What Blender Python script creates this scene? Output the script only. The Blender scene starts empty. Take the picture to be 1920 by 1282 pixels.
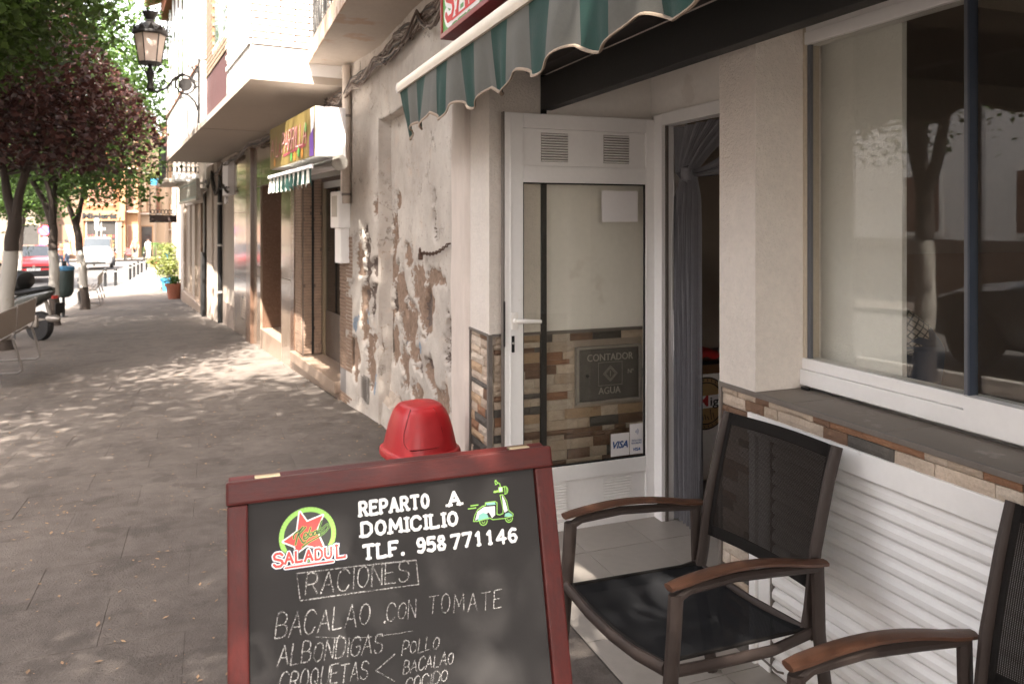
import bpy, bmesh, math, random
import numpy as np
from mathutils import Vector, Matrix, noise
random.seed(7)
C = bpy.context.scene.collection
R = math.radians
# ------------------------------------------------------------ camera, sky, sun
cam = bpy.data.objects.new('camera', bpy.data.cameras.new('camera')); C.objects.link(cam)
cam.location = (0, 0, 1.56); cam.rotation_euler = (R(90), 0, -math.atan(560/1450))
cam.data.sensor_width = 36; cam.data.lens = 36*1450/1920; cam.data.shift_y = -226/1920
cam.data.clip_start = .05; cam.data.clip_end = 3000
cam.data.dof.use_dof = True; cam.data.dof.focus_distance = 2.3; cam.data.dof.aperture_fstop = 5.6
bpy.context.scene.camera = cam
SUN = Vector((-.34, -.86, 1.20)).normalized()
W = bpy.data.worlds.new('World'); bpy.context.scene.world = W; W.use_nodes = True
nt = W.node_tree; sky = nt.nodes.new('ShaderNodeTexSky'); sky.sky_type = 'NISHITA'; sky.sun_disc = False
sky.sun_elevation = math.asin(SUN.z); sky.sun_rotation = math.atan2(SUN.x, SUN.y)
sky.dust_density = 3.5; sky.air_density = 1.0; sky.ozone_density = .6
hs = nt.nodes.new('ShaderNodeHueSaturation'); hs.inputs['Saturation'].default_value = .35
nt.links.new(sky.outputs[0], hs.inputs['Color'])
mx = nt.nodes.new('ShaderNodeMix'); mx.data_type = 'RGBA'; mx.blend_type = 'MULTIPLY'; mx.inputs[0].default_value = 1
nt.links.new(hs.outputs[0], mx.inputs[6]); mx.inputs[7].default_value = (1.0, .94, .895, 1)
bg = nt.nodes['Background']; nt.links.new(mx.outputs[2], bg.inputs[0]); bg.inputs[1].default_value = .15
sl = bpy.data.lights.new('sun', 'SUN'); sl.energy = 4.2; sl.angle = R(.6); sl.color = (1, .93, .84)
so = bpy.data.objects.new('sun', sl); C.objects.link(so); so.rotation_euler = SUN.to_track_quat('Z', 'Y').to_euler()
vs = bpy.context.scene.view_settings
vs.view_transform = 'Standard'; vs.look = 'None'; vs.gamma = 1; vs.exposure = 3.34
# ------------------------------------------------------------ materials
MATS = {}
def mat(name, col, rough=.75, var=.12, scale=6, bump=.15, bscale=80, metal=0, col2=None, spot=None, spotc=None, spec=.5, island=0, trans=0, objrand=0, stretch=None, coat=0):
    """procedural principled material: two-scale noise colour, optional second colour, spots, bump"""
    if name in MATS: return MATS[name]
    m = bpy.data.materials.new(name); m.use_nodes = True; MATS[name] = m
    n = m.node_tree.nodes; l = m.node_tree.links; b = n['Principled BSDF']
    b.inputs['Roughness'].default_value = rough; b.inputs['Metallic'].default_value = metal
    b.inputs['Specular IOR Level'].default_value = spec
    if coat: b.inputs['Coat Weight'].default_value = coat; b.inputs['Coat Roughness'].default_value = .08
    geo = n.new('ShaderNodeNewGeometry'); mp = n.new('ShaderNodeMapping'); l.new(geo.outputs['Position'], mp.inputs[0])
    if stretch: mp.inputs['Scale'].default_value = stretch
    def noi(sc, det=5, ro=.6):
        t = n.new('ShaderNodeTexNoise'); t.inputs['Scale'].default_value = sc; t.inputs['Detail'].default_value = det; t.inputs['Roughness'].default_value = ro
        l.new(mp.outputs[0], t.inputs[0]); return t
    t1 = noi(scale); t2 = noi(scale*9, 4)
    add = n.new('ShaderNodeMath'); add.operation = 'ADD'; l.new(t1.outputs[0], add.inputs[0]); l.new(t2.outputs[0], add.inputs[1])
    mr = n.new('ShaderNodeMapRange'); l.new(add.outputs[0], mr.inputs[0]); mr.inputs[1].default_value = .65; mr.inputs[2].default_value = 1.35
    mix = n.new('ShaderNodeMix'); mix.data_type = 'RGBA'; l.new(mr.outputs[0], mix.inputs[0])
    c2 = col2 or tuple(min(1, c*(1+var)) for c in col); c1 = col if col2 else tuple(c*(1-var) for c in col)
    mix.inputs[6].default_value = (*c1, 1); mix.inputs[7].default_value = (*c2, 1)
    out = mix.outputs[2]
    if spot:
        ts = noi(spot[0], 6, .65); r2 = n.new('ShaderNodeMapRange'); l.new(ts.outputs[0], r2.inputs[0]); r2.inputs[1].default_value = spot[1]; r2.inputs[2].default_value = spot[1]+.05
        r2.inputs[4].default_value = spot[2]
        mm = n.new('ShaderNodeMix'); mm.data_type = 'RGBA'; l.new(r2.outputs[0], mm.inputs[0]); l.new(out, mm.inputs[6]); mm.inputs[7].default_value = (*spotc, 1); out = mm.outputs[2]
    if island or objrand:
        src = geo.outputs['Random Per Island'] if island else n.new('ShaderNodeObjectInfo').outputs['Random']
        k = island or objrand
        r3 = n.new('ShaderNodeMapRange'); l.new(src, r3.inputs[0]); r3.inputs[3].default_value = 1-k; r3.inputs[4].default_value = 1+k
        hv = n.new('ShaderNodeHueSaturation'); l.new(r3.outputs[0], hv.inputs['Value']); l.new(out, hv.inputs['Color']); out = hv.outputs[0]
    l.new(out, b.inputs['Base Color'])
    rr = n.new('ShaderNodeMapRange'); l.new(mr.outputs[0], rr.inputs[0]); rr.inputs[3].default_value = max(.02, rough-.08); rr.inputs[4].default_value = min(1, rough+.08); l.new(rr.outputs[0], b.inputs['Roughness'])
    if bump:
        tb = noi(bscale, 6, .65); bp = n.new('ShaderNodeBump'); bp.inputs['Strength'].default_value = bump; bp.inputs['Distance'].default_value = .01
        l.new(tb.outputs[0], bp.inputs['Height']); l.new(bp.outputs[0], b.inputs['Normal'])
    if trans:
        tr = n.new('ShaderNodeBsdfTranslucent'); l.new(out, tr.inputs[0]); ms = n.new('ShaderNodeMixShader'); ms.inputs[0].default_value = trans
        l.new(b.outputs[0], ms.inputs[1]); l.new(tr.outputs[0], ms.inputs[2]); l.new(ms.outputs[0], n['Material Output'].inputs[0])
    return m
def glassmat(name, tint=(1, 1, 1), dirt=.08, dcol=(.5, .45, .4)):
    if name in MATS: return MATS[name]
    m = bpy.data.materials.new(name); m.use_nodes = True; MATS[name] = m; n = m.node_tree.nodes; l = m.node_tree.links
    n.remove(n['Principled BSDF']); o = n['Material Output']
    tr = n.new('ShaderNodeBsdfTransparent'); tr.inputs[0].default_value = (*tint, 1)
    gl = n.new('ShaderNodeBsdfGlossy'); gl.inputs['Roughness'].default_value = .005
    ge = n.new('ShaderNodeNewGeometry'); dt = n.new('ShaderNodeVectorMath'); dt.operation = 'DOT_PRODUCT'; l.new(ge.outputs['Normal'], dt.inputs[0]); l.new(ge.outputs['Incoming'], dt.inputs[1])
    ab_ = n.new('ShaderNodeMath'); ab_.operation = 'ABSOLUTE'; l.new(dt.outputs['Value'], ab_.inputs[0]); om = n.new('ShaderNodeMath'); om.operation = 'SUBTRACT'; om.inputs[0].default_value = 1; l.new(ab_.outputs[0], om.inputs[1])
    pw = n.new('ShaderNodeMath'); pw.operation = 'POWER'; l.new(om.outputs[0], pw.inputs[0]); pw.inputs[1].default_value = 5     # Schlick, same from both sides
    ml = n.new('ShaderNodeMath'); ml.operation = 'MULTIPLY_ADD'; l.new(pw.outputs[0], ml.inputs[0]); ml.inputs[1].default_value = .9; ml.inputs[2].default_value = .042
    a = n.new('ShaderNodeMixShader'); l.new(ml.outputs[0], a.inputs[0]); l.new(tr.outputs[0], a.inputs[1]); l.new(gl.outputs[0], a.inputs[2])
    df = n.new('ShaderNodeBsdfDiffuse'); df.inputs[0].default_value = (*dcol, 1)
    b = n.new('ShaderNodeMixShader'); b.inputs[0].default_value = dirt; l.new(a.outputs[0], b.inputs[1]); l.new(df.outputs[0], b.inputs[2])
    l.new(b.outputs[0], o.inputs[0]); return m
def meshmat(name, col, alpha, sx, rough=.6):
    """open weave: threads with tiny gaps"""
    m = mat(name, col, rough, .15, 12, .1, 300); n = m.node_tree.nodes; l = m.node_tree.links
    tc = n.new('ShaderNodeTexCoord'); b = n['Principled BSDF']; o = n['Material Output']
    prev = None
    for ax in (0, 1):
        w = n.new('ShaderNodeTexWave'); w.wave_type = 'BANDS'; w.bands_direction = 'X' if ax == 0 else 'Y'; w.inputs['Scale'].default_value = sx; w.inputs['Distortion'].default_value = .4
        l.new(tc.outputs['UV'], w.inputs[0])
        if prev:
            mn = n.new('ShaderNodeMath'); mn.operation = 'MULTIPLY'; l.new(prev.outputs['Fac'], mn.inputs[0]); l.new(w.outputs['Fac'], mn.inputs[1]); prev = mn
        else: prev = w
    r = n.new('ShaderNodeMapRange'); l.new(prev.outputs[0], r.inputs[0]); r.inputs[1].default_value = .45; r.inputs[2].default_value = .8; r.inputs[4].default_value = alpha
    tr = n.new('ShaderNodeBsdfTransparent'); ms = n.new('ShaderNodeMixShader'); l.new(r.outputs[0], ms.inputs[0]); l.new(b.outputs[0], ms.inputs[1]); l.new(tr.outputs[0], ms.inputs[2]); l.new(ms.outputs[0], o.inputs[0])
    return m
def chalkmat():
    m = mat('chalk', (.62, .6, .57), .95, .1, 30, 0); n = m.node_tree.nodes; l = m.node_tree.links
    g = n.new('ShaderNodeNewGeometry'); t = n.new('ShaderNodeTexNoise'); t.inputs['Scale'].default_value = 420; t.inputs['Detail'].default_value = 3; l.new(g.outputs[0], t.inputs[0])
    t2 = n.new('ShaderNodeTexNoise'); t2.inputs['Scale'].default_value = 45; l.new(g.outputs[0], t2.inputs[0])
    a = n.new('ShaderNodeMath'); a.operation = 'MULTIPLY_ADD'; l.new(t2.outputs[0], a.inputs[0]); a.inputs[1].default_value = .6; l.new(t.outputs[0], a.inputs[2])
    r = n.new('ShaderNodeMapRange'); l.new(a.outputs[0], r.inputs[0]); r.inputs[1].default_value = .66; r.inputs[2].default_value = .95; r.inputs[3].default_value = .10; r.inputs[4].default_value = .62
    tr = n.new('ShaderNodeBsdfTransparent'); ms = n.new('ShaderNodeMixShader'); l.new(r.outputs[0], ms.inputs[0]); l.new(tr.outputs[0], ms.inputs[1]); l.new(n['Principled BSDF'].outputs[0], ms.inputs[2]); l.new(ms.outputs[0], n['Material Output'].inputs[0])
    return m
def plastermat():
    m = bpy.data.materials.new('peeling_plaster'); m.use_nodes = True; n = m.node_tree.nodes; l = m.node_tree.links; b = n['Principled BSDF']; b.inputs['Roughness'].default_value = .93; b.inputs['Specular IOR Level'].default_value = .2
    g = n.new('ShaderNodeNewGeometry')
    def noi(sc, det=6, ro=.65):
        t = n.new('ShaderNodeTexNoise'); t.inputs['Scale'].default_value = sc; t.inputs['Detail'].default_value = det; t.inputs['Roughness'].default_value = ro; l.new(g.outputs[0], t.inputs[0]); return t
    big = noi(1.6); fine = noi(28, 8, .7); med = noi(7)
    def mixc(f, a, c):
        x = n.new('ShaderNodeMix'); x.data_type = 'RGBA'; l.new(f, x.inputs[0])
        for i, v in ((6, a), (7, c)):
            if isinstance(v, tuple): x.inputs[i].default_value = (*v, 1)
            else: l.new(v, x.inputs[i])
        return x.outputs[2]
    def rng(s, a, c, hi=1):
        x = n.new('ShaderNodeMapRange'); l.new(s, x.inputs[0]); x.inputs[1].default_value = a; x.inputs[2].default_value = c; x.inputs[4].default_value = hi; return x.outputs[0]
    col = mixc(rng(big.outputs[0], .35, .65), (.38, .335, .295), (.56, .51, .455))
    col = mixc(rng(med.outputs[0], .56, .75, .6), col, (.55, .43, .34))
    col = mixc(rng(fine.outputs[0], .60, .66, .75), col, (.27, .21, .17))
    vo = n.new('ShaderNodeTexVoronoi'); vo.feature = 'DISTANCE_TO_EDGE'; vo.inputs['Scale'].default_value = 2.3
    dm = n.new('ShaderNodeVectorMath'); dm.operation = 'MULTIPLY_ADD'; l.new(med.outputs['Color'], dm.inputs[0]); dm.inputs[1].default_value = (.55, .55, .55); l.new(g.outputs[0], dm.inputs[2]); l.new(dm.outputs[0], vo.inputs[0])
    ck = n.new('ShaderNodeMapRange'); l.new(vo.outputs[0], ck.inputs[0]); ck.inputs[1].default_value = .004; ck.inputs[2].default_value = .014; ck.inputs[3].default_value = 1; ck.inputs[4].default_value = 0
    gate = n.new('ShaderNodeMath'); gate.operation = 'MULTIPLY'; l.new(ck.outputs[0], gate.inputs[0]); l.new(rng(noi(2.7, 3).outputs[0], .5, .56, .75), gate.inputs[1])
    col = mixc(gate.outputs[0], col, (.16, .12, .095))
    h = None
    for nm, cc in (('p1', (.25, .175, .13)), ('p2', (.13, .10, .085)), ('p3', (.20, .24, .29))):
        at = n.new('ShaderNodeAttribute'); at.attribute_name = nm
        ad = n.new('ShaderNodeMath'); ad.operation = 'MULTIPLY_ADD'; l.new(fine.outputs[0], ad.inputs[0]); ad.inputs[1].default_value = .9; l.new(at.outputs['Fac'], ad.inputs[2])
        f = rng(ad.outputs[0], .98, 1.0); col = mixc(f, col, mixc(rng(fine.outputs[0], .35, .65), tuple(x*.7 for x in cc), tuple(x*1.25 for x in cc)))
        if h:
            mm = n.new('ShaderNodeMath'); mm.operation = 'MAXIMUM'; l.new(h, mm.inputs[0]); l.new(f, mm.inputs[1]); h = mm.outputs[0]
        else: h = f
    l.new(col, b.inputs['Base Color'])
    hh = n.new('ShaderNodeMath'); hh.operation = 'MULTIPLY_ADD'; l.new(h, hh.inputs[0]); hh.inputs[1].default_value = -.6; l.new(noi(40, 8, .7).outputs[0], hh.inputs[2])
    h2 = n.new('ShaderNodeMath'); h2.operation = 'MULTIPLY_ADD'; l.new(gate.outputs[0], h2.inputs[0]); h2.inputs[1].default_value = -.8; l.new(hh.outputs[0], h2.inputs[2])
    bp = n.new('ShaderNodeBump'); bp.inputs['Strength'].default_value = .8; bp.inputs['Distance'].default_value = .008; l.new(h2.outputs[0], bp.inputs['Height']); l.new(bp.outputs[0], b.inputs['Normal'])
    return m
# ------------------------------------------------------------ mesh helpers
WM = {}
def wm(o): return WM.get(o.name, Matrix()) if o else Matrix()
def tag(o, label=None, cat=None, group=None, kind=None):
    if label: o['label'] = label
    if cat: o['category'] = cat
    if group: o['group'] = group
    if kind: o['kind'] = kind
    return o
def thing(name, label, cat, loc=(0, 0, 0), rz=0, group=None, rx=0):
    o = bpy.data.objects.new(name, None); C.objects.link(o); o.empty_display_size = .1
    M = Matrix.Translation(loc) @ Matrix.Rotation(rz, 4, 'Z') @ Matrix.Rotation(rx, 4, 'X'); o.matrix_world = M; WM[o.name] = M
    return tag(o, label, cat, group)
class MB:
    def __init__(s): s.v = []; s.f = []; s.uv = None
    def add(s, vs, fs, M=None):
        k = len(s.v); s.v += [tuple(M @ Vector(p)) if M else tuple(p) for p in vs]; s.f += [tuple(i+k for i in f) for f in fs]; return s
    def box(s, x0, x1, y0, y1, z0, z1, M=None, b=0):
        if b and min(abs(x1-x0), abs(y1-y0), abs(z1-z0)) > 2.2*b:
            # box with chamfered edges
            bm = bmesh.new(); bmesh.ops.create_cube(bm, size=1)
            for q in bm.verts: q.co = Vector((x0+(q.co.x+.5)*(x1-x0), y0+(q.co.y+.5)*(y1-y0), z0+(q.co.z+.5)*(z1-z0)))
            bmesh.ops.bevel(bm, geom=bm.edges[:], offset=b, segments=2, affect='EDGES', profile=.6)
            bm.verts.index_update(); s.add([q.co.copy() for q in bm.verts], [[q.index for q in f.verts] for f in bm.faces], M); bm.free(); return s
        return s.add([(x0, y0, z0), (x1, y0, z0), (x1, y1, z0), (x0, y1, z0), (x0, y0, z1), (x1, y0, z1), (x1, y1, z1), (x0, y1, z1)],
            [(3, 2, 1, 0), (4, 5, 6, 7), (0, 1, 5, 4), (1, 2, 6, 5), (2, 3, 7, 6), (3, 0, 4, 7)], M)
    def tube(s, pts, r, n=8, M=None, cap=True, ry=None):
        """sweep a circle (or r x ry rounded section) along pts; r may be a list"""
        P = [Vector(p) for p in pts]; rs = r if isinstance(r, (list, tuple)) else [r]*len(P)
        vs = []; up = None
        for i, p in enumerate(P):
            d = (P[min(i+1, len(P)-1)]-P[max(i-1, 0)]).normalized()
            if up is None: up = Vector((0, 0, 1)) if abs(d.z) < .9 else Vector((1, 0, 0))
            a = d.cross(up).normalized() if d.cross(up).length > 1e-4 else d.orthogonal().normalized(); bb = a.cross(d).normalized(); up = bb
            for k in range(n):
                t = 2*math.pi*k/n+math.pi/n
                if ry:
                    ca, sa = math.cos(t), math.sin(t); q = max(abs(ca), abs(sa))**.85; vs.append(p+a*ca/q*rs[i]*.93+bb*sa/q*ry*.93)
                else: vs.append(p+(a*math.cos(t)+bb*math.sin(t))*rs[i])
        fs = [(i*n+k, i*n+(k+1) % n, (i+1)*n+(k+1) % n, (i+1)*n+k) for i in range(len(P)-1) for k in range(n)]
        if cap: fs += [tuple(range(n-1, -1, -1)), tuple(range((len(P)-1)*n, len(P)*n))]
        return s.add(vs, fs, M)
    def lathe(s, prof, n=20, M=None, sy=1):
        vs = [(r*math.cos(2*math.pi*k/n), sy*r*math.sin(2*math.pi*k/n), z) for r, z in prof for k in range(n)]
        fs = [(i*n+k, i*n+(k+1) % n, (i+1)*n+(k+1) % n, (i+1)*n+k) for i in range(len(prof)-1) for k in range(n)]
        fs += [tuple(range(n-1, -1, -1)), tuple(range((len(prof)-1)*n, len(prof)*n))]
        return s.add(vs, fs, M)
    def prism(s, poly, d0, d1, M=None):
        """poly in local x,z extruded along y from d0 to d1"""
        n = len(poly); vs = [(p[0], d0, p[1]) for p in poly]+[(p[0], d1, p[1]) for p in poly]
        return s.add(vs, [tuple(range(n)), tuple(range(2*n-1, n-1, -1))]+[(i, i+n, (i+1) % n+n, (i+1) % n) for i in range(n)], M)
    def grid(s, fn, nu, nv, M=None, uv=False):
        vs = [fn(i/nu, j/nv) for j in range(nv+1) for i in range(nu+1)]
        fs = [(j*(nu+1)+i, j*(nu+1)+i+1, (j+1)*(nu+1)+i+1, (j+1)*(nu+1)+i) for j in range(nv) for i in range(nu)]
        if uv: s.uv = [(i/nu, j/nv) for j in range(nv+1) for i in range(nu+1)]
        return s.add(vs, fs, M)
    def disc(s, c, r, n=16, M=None, sz=1):
        return s.add([(c[0]+r*math.cos(2*math.pi*k/n), c[1], c[2]+sz*r*math.sin(2*math.pi*k/n)) for k in range(n)], [tuple(range(n))], M)
    def build(s, name, m, parent=None, world=False, smooth=False, kind=None, bevel=0, mats=None):
        me = bpy.data.meshes.new(name); vs = s.v
        if world and parent: I = wm(parent).inverted(); vs = [tuple(I @ Vector(p)) for p in vs]
        off = None
        if parent is None and not MB.keep:
            a = np.array(vs); off = Vector(((a[:, 0].min()+a[:, 0].max())/2, (a[:, 1].min()+a[:, 1].max())/2, a[:, 2].min())); vs = [(p[0]-off.x, p[1]-off.y, p[2]-off.z) for p in vs]
        me.from_pydata(vs, [], s.f); me.materials.append(m)
        if s.uv:
            ul = me.uv_layers.new(name='UVMap')
            for lp in me.loops: ul.data[lp.index].uv = s.uv[lp.vertex_index]
        if smooth: me.shade_smooth() if smooth is True else me.shade_smooth()
        me.update()
        o = bpy.data.objects.new(name, me); C.objects.link(o)
        if smooth: me.set_sharp_from_angle(angle=R(40))
        if off: o.location = off; WM[o.name] = Matrix.Translation(off)
        if parent: o.parent = parent; WM[o.name] = wm(parent)
        if bevel:
            bv = o.modifiers.new('bevel', 'BEVEL'); bv.width = bevel; bv.segments = 2; bv.limit_method = 'ANGLE'
        if kind: o['kind'] = kind
        return o
MB.keep = False
def copy_tree(o, parent=None):
    c = o.copy(); C.objects.link(c)
    if parent: c.parent = parent
    for ch in list(o.children): copy_tree(ch, c)
    return c
def box(name, m, parent, x0, x1, y0, y1, z0, z1, world=True, b=0, M=None, kind=None):
    return MB().box(x0, x1, y0, y1, z0, z1, M, b).build(name, m, parent, world, kind=kind)
# text ------------------------------------------------------------------
def text_mb(s, size, M, shear=0, extr=.0006, bold=0, width=None, align='LEFT'):
    cu = bpy.data.curves.new('text', 'FONT'); cu.body = s; cu.size = size; cu.shear = shear; cu.extrude = extr; cu.offset = bold; cu.resolution_u = 3; cu.align_x = align
    o = bpy.data.objects.new('text', cu); C.objects.link(o); dg = bpy.context.evaluated_depsgraph_get(); dg.update()
    me = bpy.data.meshes.new_from_object(o.evaluated_get(dg)); vs = [v.co.copy() for v in me.vertices]; fs = [tuple(p.vertices) for p in me.polygons]
    bpy.data.objects.remove(o); bpy.data.curves.remove(cu); bpy.data.meshes.remove(me)
    if width and vs:
        a = min(v.x for v in vs); w = max(v.x for v in vs)-a; vs = [Vector(((v.x-a)*width/w, v.y, v.z)) for v in vs]
    return MB().add([(v.x, -v.z, v.y) for v in vs], fs, M)      # text lies in local x,z ; front faces -y
G = {'A': [[(0, 0), (.38, 1), (.76, 0)], [(.14, .36), (.62, .36)]],
 'B': [[(0, 0), (0, 1), (.42, 1), (.58, .86), (.56, .64), (.4, .53), (0, .53)], [(.4, .53), (.66, .4), (.66, .14), (.46, 0), (0, 0)]],
 'C': [[(.68, .8), (.5, 1), (.22, 1), (0, .76), (0, .24), (.22, 0), (.5, 0), (.68, .2)]],
 'D': [[(0, 0), (0, 1), (.4, 1), (.68, .74), (.68, .26), (.4, 0), (0, 0)]],
 'E': [[(.62, 1), (0, 1), (0, 0), (.64, 0)], [(0, .52), (.5, .52)]],
 'F': [[(.62, 1), (0, 1), (0, 0)], [(0, .52), (.46, .52)]],
 'G': [[(.68, .8), (.5, 1), (.22, 1), (0, .76), (0, .24), (.22, 0), (.5, 0), (.68, .2), (.68, .46), (.4, .46)]],
 'I': [[(.08, 0), (.08, 1)]], 'L': [[(0, 1), (0, 0), (.6, 0)]],
 'M': [[(0, 0), (.06, 1), (.42, .3), (.78, 1), (.84, 0)]], 'N': [[(0, 0), (0, 1), (.62, 0), (.62, 1)]],
 'O': [[(.34, 1), (.1, .86), (0, .5), (.1, .14), (.34, 0), (.58, .14), (.68, .5), (.58, .86), (.34, 1)]],
 'P': [[(0, 0), (0, 1), (.44, 1), (.64, .84), (.62, .6), (.42, .46), (0, .46)]],
 'Q': [[(.34, 1), (.1, .86), (0, .5), (.1, .14), (.34, 0), (.58, .14), (.68, .5), (.58, .86), (.34, 1)], [(.4, .26), (.72, -.08)]],
 'R': [[(0, 0), (0, 1), (.44, 1), (.62, .84), (.6, .62), (.42, .5), (0, .5)], [(.34, .5), (.68, 0)]],
 'S': [[(.62, .84), (.46, 1), (.16, 1), (.02, .84), (.06, .62), (.56, .42), (.64, .2), (.48, 0), (.16, 0), (0, .18)]],
 'T': [[(0, 1), (.72, 1)], [(.36, 1), (.36, 0)]], 'U': [[(0, 1), (0, .22), (.2, 0), (.46, 0), (.64, .22), (.64, 1)]],
 'V': [[(0, 1), (.34, 0), (.68, 1)]],
 '.': [[(.04, 0), (.1, 0), (.1, .06), (.04, .06), (.04, 0)]], '1': [[(.06, .8), (.26, 1), (.26, 0)]],
 '4': [[(.48, 0), (.48, 1), (0, .32), (.66, .32)]], '5': [[(.58, 1), (.06, 1), (.04, .56), (.4, .62), (.6, .4), (.56, .12), (.34, 0), (.02, .1)]],
 '6': [[(.56, .92), (.3, 1), (.08, .76), (.02, .3), (.2, 0), (.46, 0), (.6, .26), (.46, .52), (.2, .52), (.04, .36)]],
 '7': [[(0, 1), (.6, 1), (.22, 0)]], '8': [[(.3, .54), (.08, .72), (.16, .98), (.44, .98), (.52, .74), (.3, .54), (.04, .3), (.12, .02), (.48, .02), (.58, .28), (.3, .54)]],
 '9': [[(.06, .08), (.34, 0), (.54, .24), (.58, .7), (.42, 1), (.14, 1), (.02, .74), (.14, .48), (.4, .48), (.56, .64)]],
 '2': [[(.02, .8), (.2, 1), (.46, .98), (.56, .74), (.02, 0), (.62, 0)]], '0': [[(.3, 1), (.06, .8), (.06, .2), (.3, 0), (.54, .2), (.54, .8), (.3, 1)]],
 '3': [[(.04, .9), (.3, 1), (.54, .8), (.5, .6), (.26, .52), (.54, .4), (.56, .14), (.3, 0), (.02, .1)]],
 'K': [[(0, 1), (0, 0)], [(.62, 1), (.02, .42)], [(.18, .56), (.66, 0)]], '<': [[(.7, 1), (0, .42), (.72, 0)]]}
class Strokes:
    """2-D strokes turned into thin raised faces; local x,z plane, front towards -y"""
    def __init__(s, M, y0=0): s.mb = MB(); s.M = M; s.y = y0
    def quad(s, ps):
        s.y -= 2.5e-6; s.mb.add([(p[0], s.y, p[1]) for p in ps], [tuple(range(len(ps)))], s.M)
    def line(s, a, b, w, w2=None):
        w2 = w2 or w; dx, dz = b[0]-a[0], b[1]-a[1]; L = math.hypot(dx, dz) or 1e-6; nx, nz = -dz/L/2, dx/L/2
        s.quad([(a[0]-nx*w, a[1]-nz*w), (b[0]-nx*w2, b[1]-nz*w2), (b[0]+nx*w2, b[1]+nz*w2), (a[0]+nx*w, a[1]+nz*w)])
    def dot(s, c, r, n=10, sz=1): s.quad([(c[0]+r*math.cos(6.2832*k/n), c[1]+sz*r*math.sin(6.2832*k/n)) for k in range(n)])
    def path(s, pts, w, round_=True, jit=0):
        for i in range(len(pts)-1):
            s.line(pts[i], pts[i+1], w*(1+random.uniform(-jit, jit)), w*(1+random.uniform(-jit, jit)))
        if round_:
            for p in pts: s.dot(p, w/2, 8)
    def smooth(s, pts, k=4):
        if len(pts) < 3: return pts
        out = []
        for i in range(len(pts)-1):
            p0 = pts[max(i-1, 0)]; p1 = pts[i]; p2 = pts[i+1]; p3 = pts[min(i+2, len(pts)-1)]
            for j in range(k):
                t = j/k; out.append(tuple(.5*((2*p1[q])+(-p0[q]+p2[q])*t+(2*p0[q]-5*p1[q]+4*p2[q]-p3[q])*t*t+(-p0[q]+3*p1[q]-3*p2[q]+p3[q])*t**3) for q in (0, 1)))
        return out+[pts[-1]]
    def text(s, t, x0, z0, h, w, width=None, slant=0, jit=0, rise=0, slab=0, sp=.22, cw=1, grow=0):
        adv = []; x = 0
        for ch in t:
            if ch == ' ': x += .5; adv.append(None); continue
            g = G[ch]; wd = max(p[0] for l in g for p in l); adv.append(x); x += wd*cw+sp+(slab*.5 if slab else 0)
        tot = x-sp; kx = (width/(tot*h)) if width else 1
        for i, (ch, ax) in enumerate(zip(t, adv)):
            if ax is None: continue
            hh = h*(1+random.uniform(-jit, jit)*1.2); dz = random.uniform(-jit, jit)*h*.5; sh = slant+random.uniform(-jit, jit)*.6
            def tr(p): return (x0+(ax+p[0]*cw)*h*kx+sh*p[1]*hh, z0+p[1]*hh+dz+rise*(ax*h*kx))
            for line in G[ch]:
                P = [tr((p[0]+random.uniform(-jit, jit)*.25, p[1]+random.uniform(-jit, jit)*.25)) for p in line]
                if jit and ch in 'BCDGOPQRSU0689': P = s.smooth(P, 3)
                for gq in ((0, w+grow),) if not slab else ((0, w+grow),):
                    s.path(P, gq[1], True, .25 if jit else 0)
                if slab:
                    for e, f in ((line[0], line[1]), (line[-1], line[-2])):
                        if e[1] in (0, 1) and abs(e[1]-f[1]) > .3 and ch not in 'CGSO6809':
                            q = tr(e); sgn = -1 if e[1] else 1; q = (q[0], q[1]+sgn*w*.12)
                            s.line((q[0]-slab*h*kx-grow/2, q[1]), (q[0]+slab*h*kx+grow/2, q[1]), w*.75+grow)
                        elif e[1] in (0, 1) and abs(e[1]-f[1]) < .05 and ch in 'ELTFI7Z5':
                            q = tr(e); d = .16*h*(1 if e[1] == 0 else -1); s.line((q[0], q[1]-w*.3*(1 if d > 0 else -1)), (q[0], q[1]+d), w*.8+grow)
    def build(s, name, m, parent, world=False): return s.mb.build(name, m, parent, world)
# frame of the far facades: B(s along, n out to the street, z)
BA = R(6.6); BM = Matrix.Translation((1.17, 6.93, 0)) @ Matrix.Rotation(BA, 4, 'Z')   # local x = into building, y = along
def gz(y): return 0.0 if y < 4 else (-(y-4)*.033 if y < 37 else -1.089-.012*(y-37))
# common materials
M_white = mat('white_paint', (.80, .76, .71), .55, .05, 4, .06, 60, spot=(3, .64, .25), spotc=(.5, .42, .35))
M_alu = mat('white_lacquered_metal', (.82, .80, .78), .38, .03, 5, .02, 40, spot=(9, .68, .3), spotc=(.5, .45, .4))
M_render = mat('white_render', (.78, .73, .68), .85, .06, 5, .9, 95, spot=(2.4, .62, .25), spotc=(.5, .41, .33))
M_renderd = mat('cream_render_rough', (.76, .69, .62), .88, .08, 5, 1.0, 90, spot=(3, .63, .3), spotc=(.45, .35, .28))
M_dark = mat('dark_metal', (.020, .019, .018), .6, .25, 8, .1, 90)
M_black = mat('black_plastic', (.010, .010, .010), .5, .2, 8, .05, 90, spec=.3)
M_trim = mat('grey_trim', (.14, .12, .105), .5, .15, 12, .1, 90)
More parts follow.
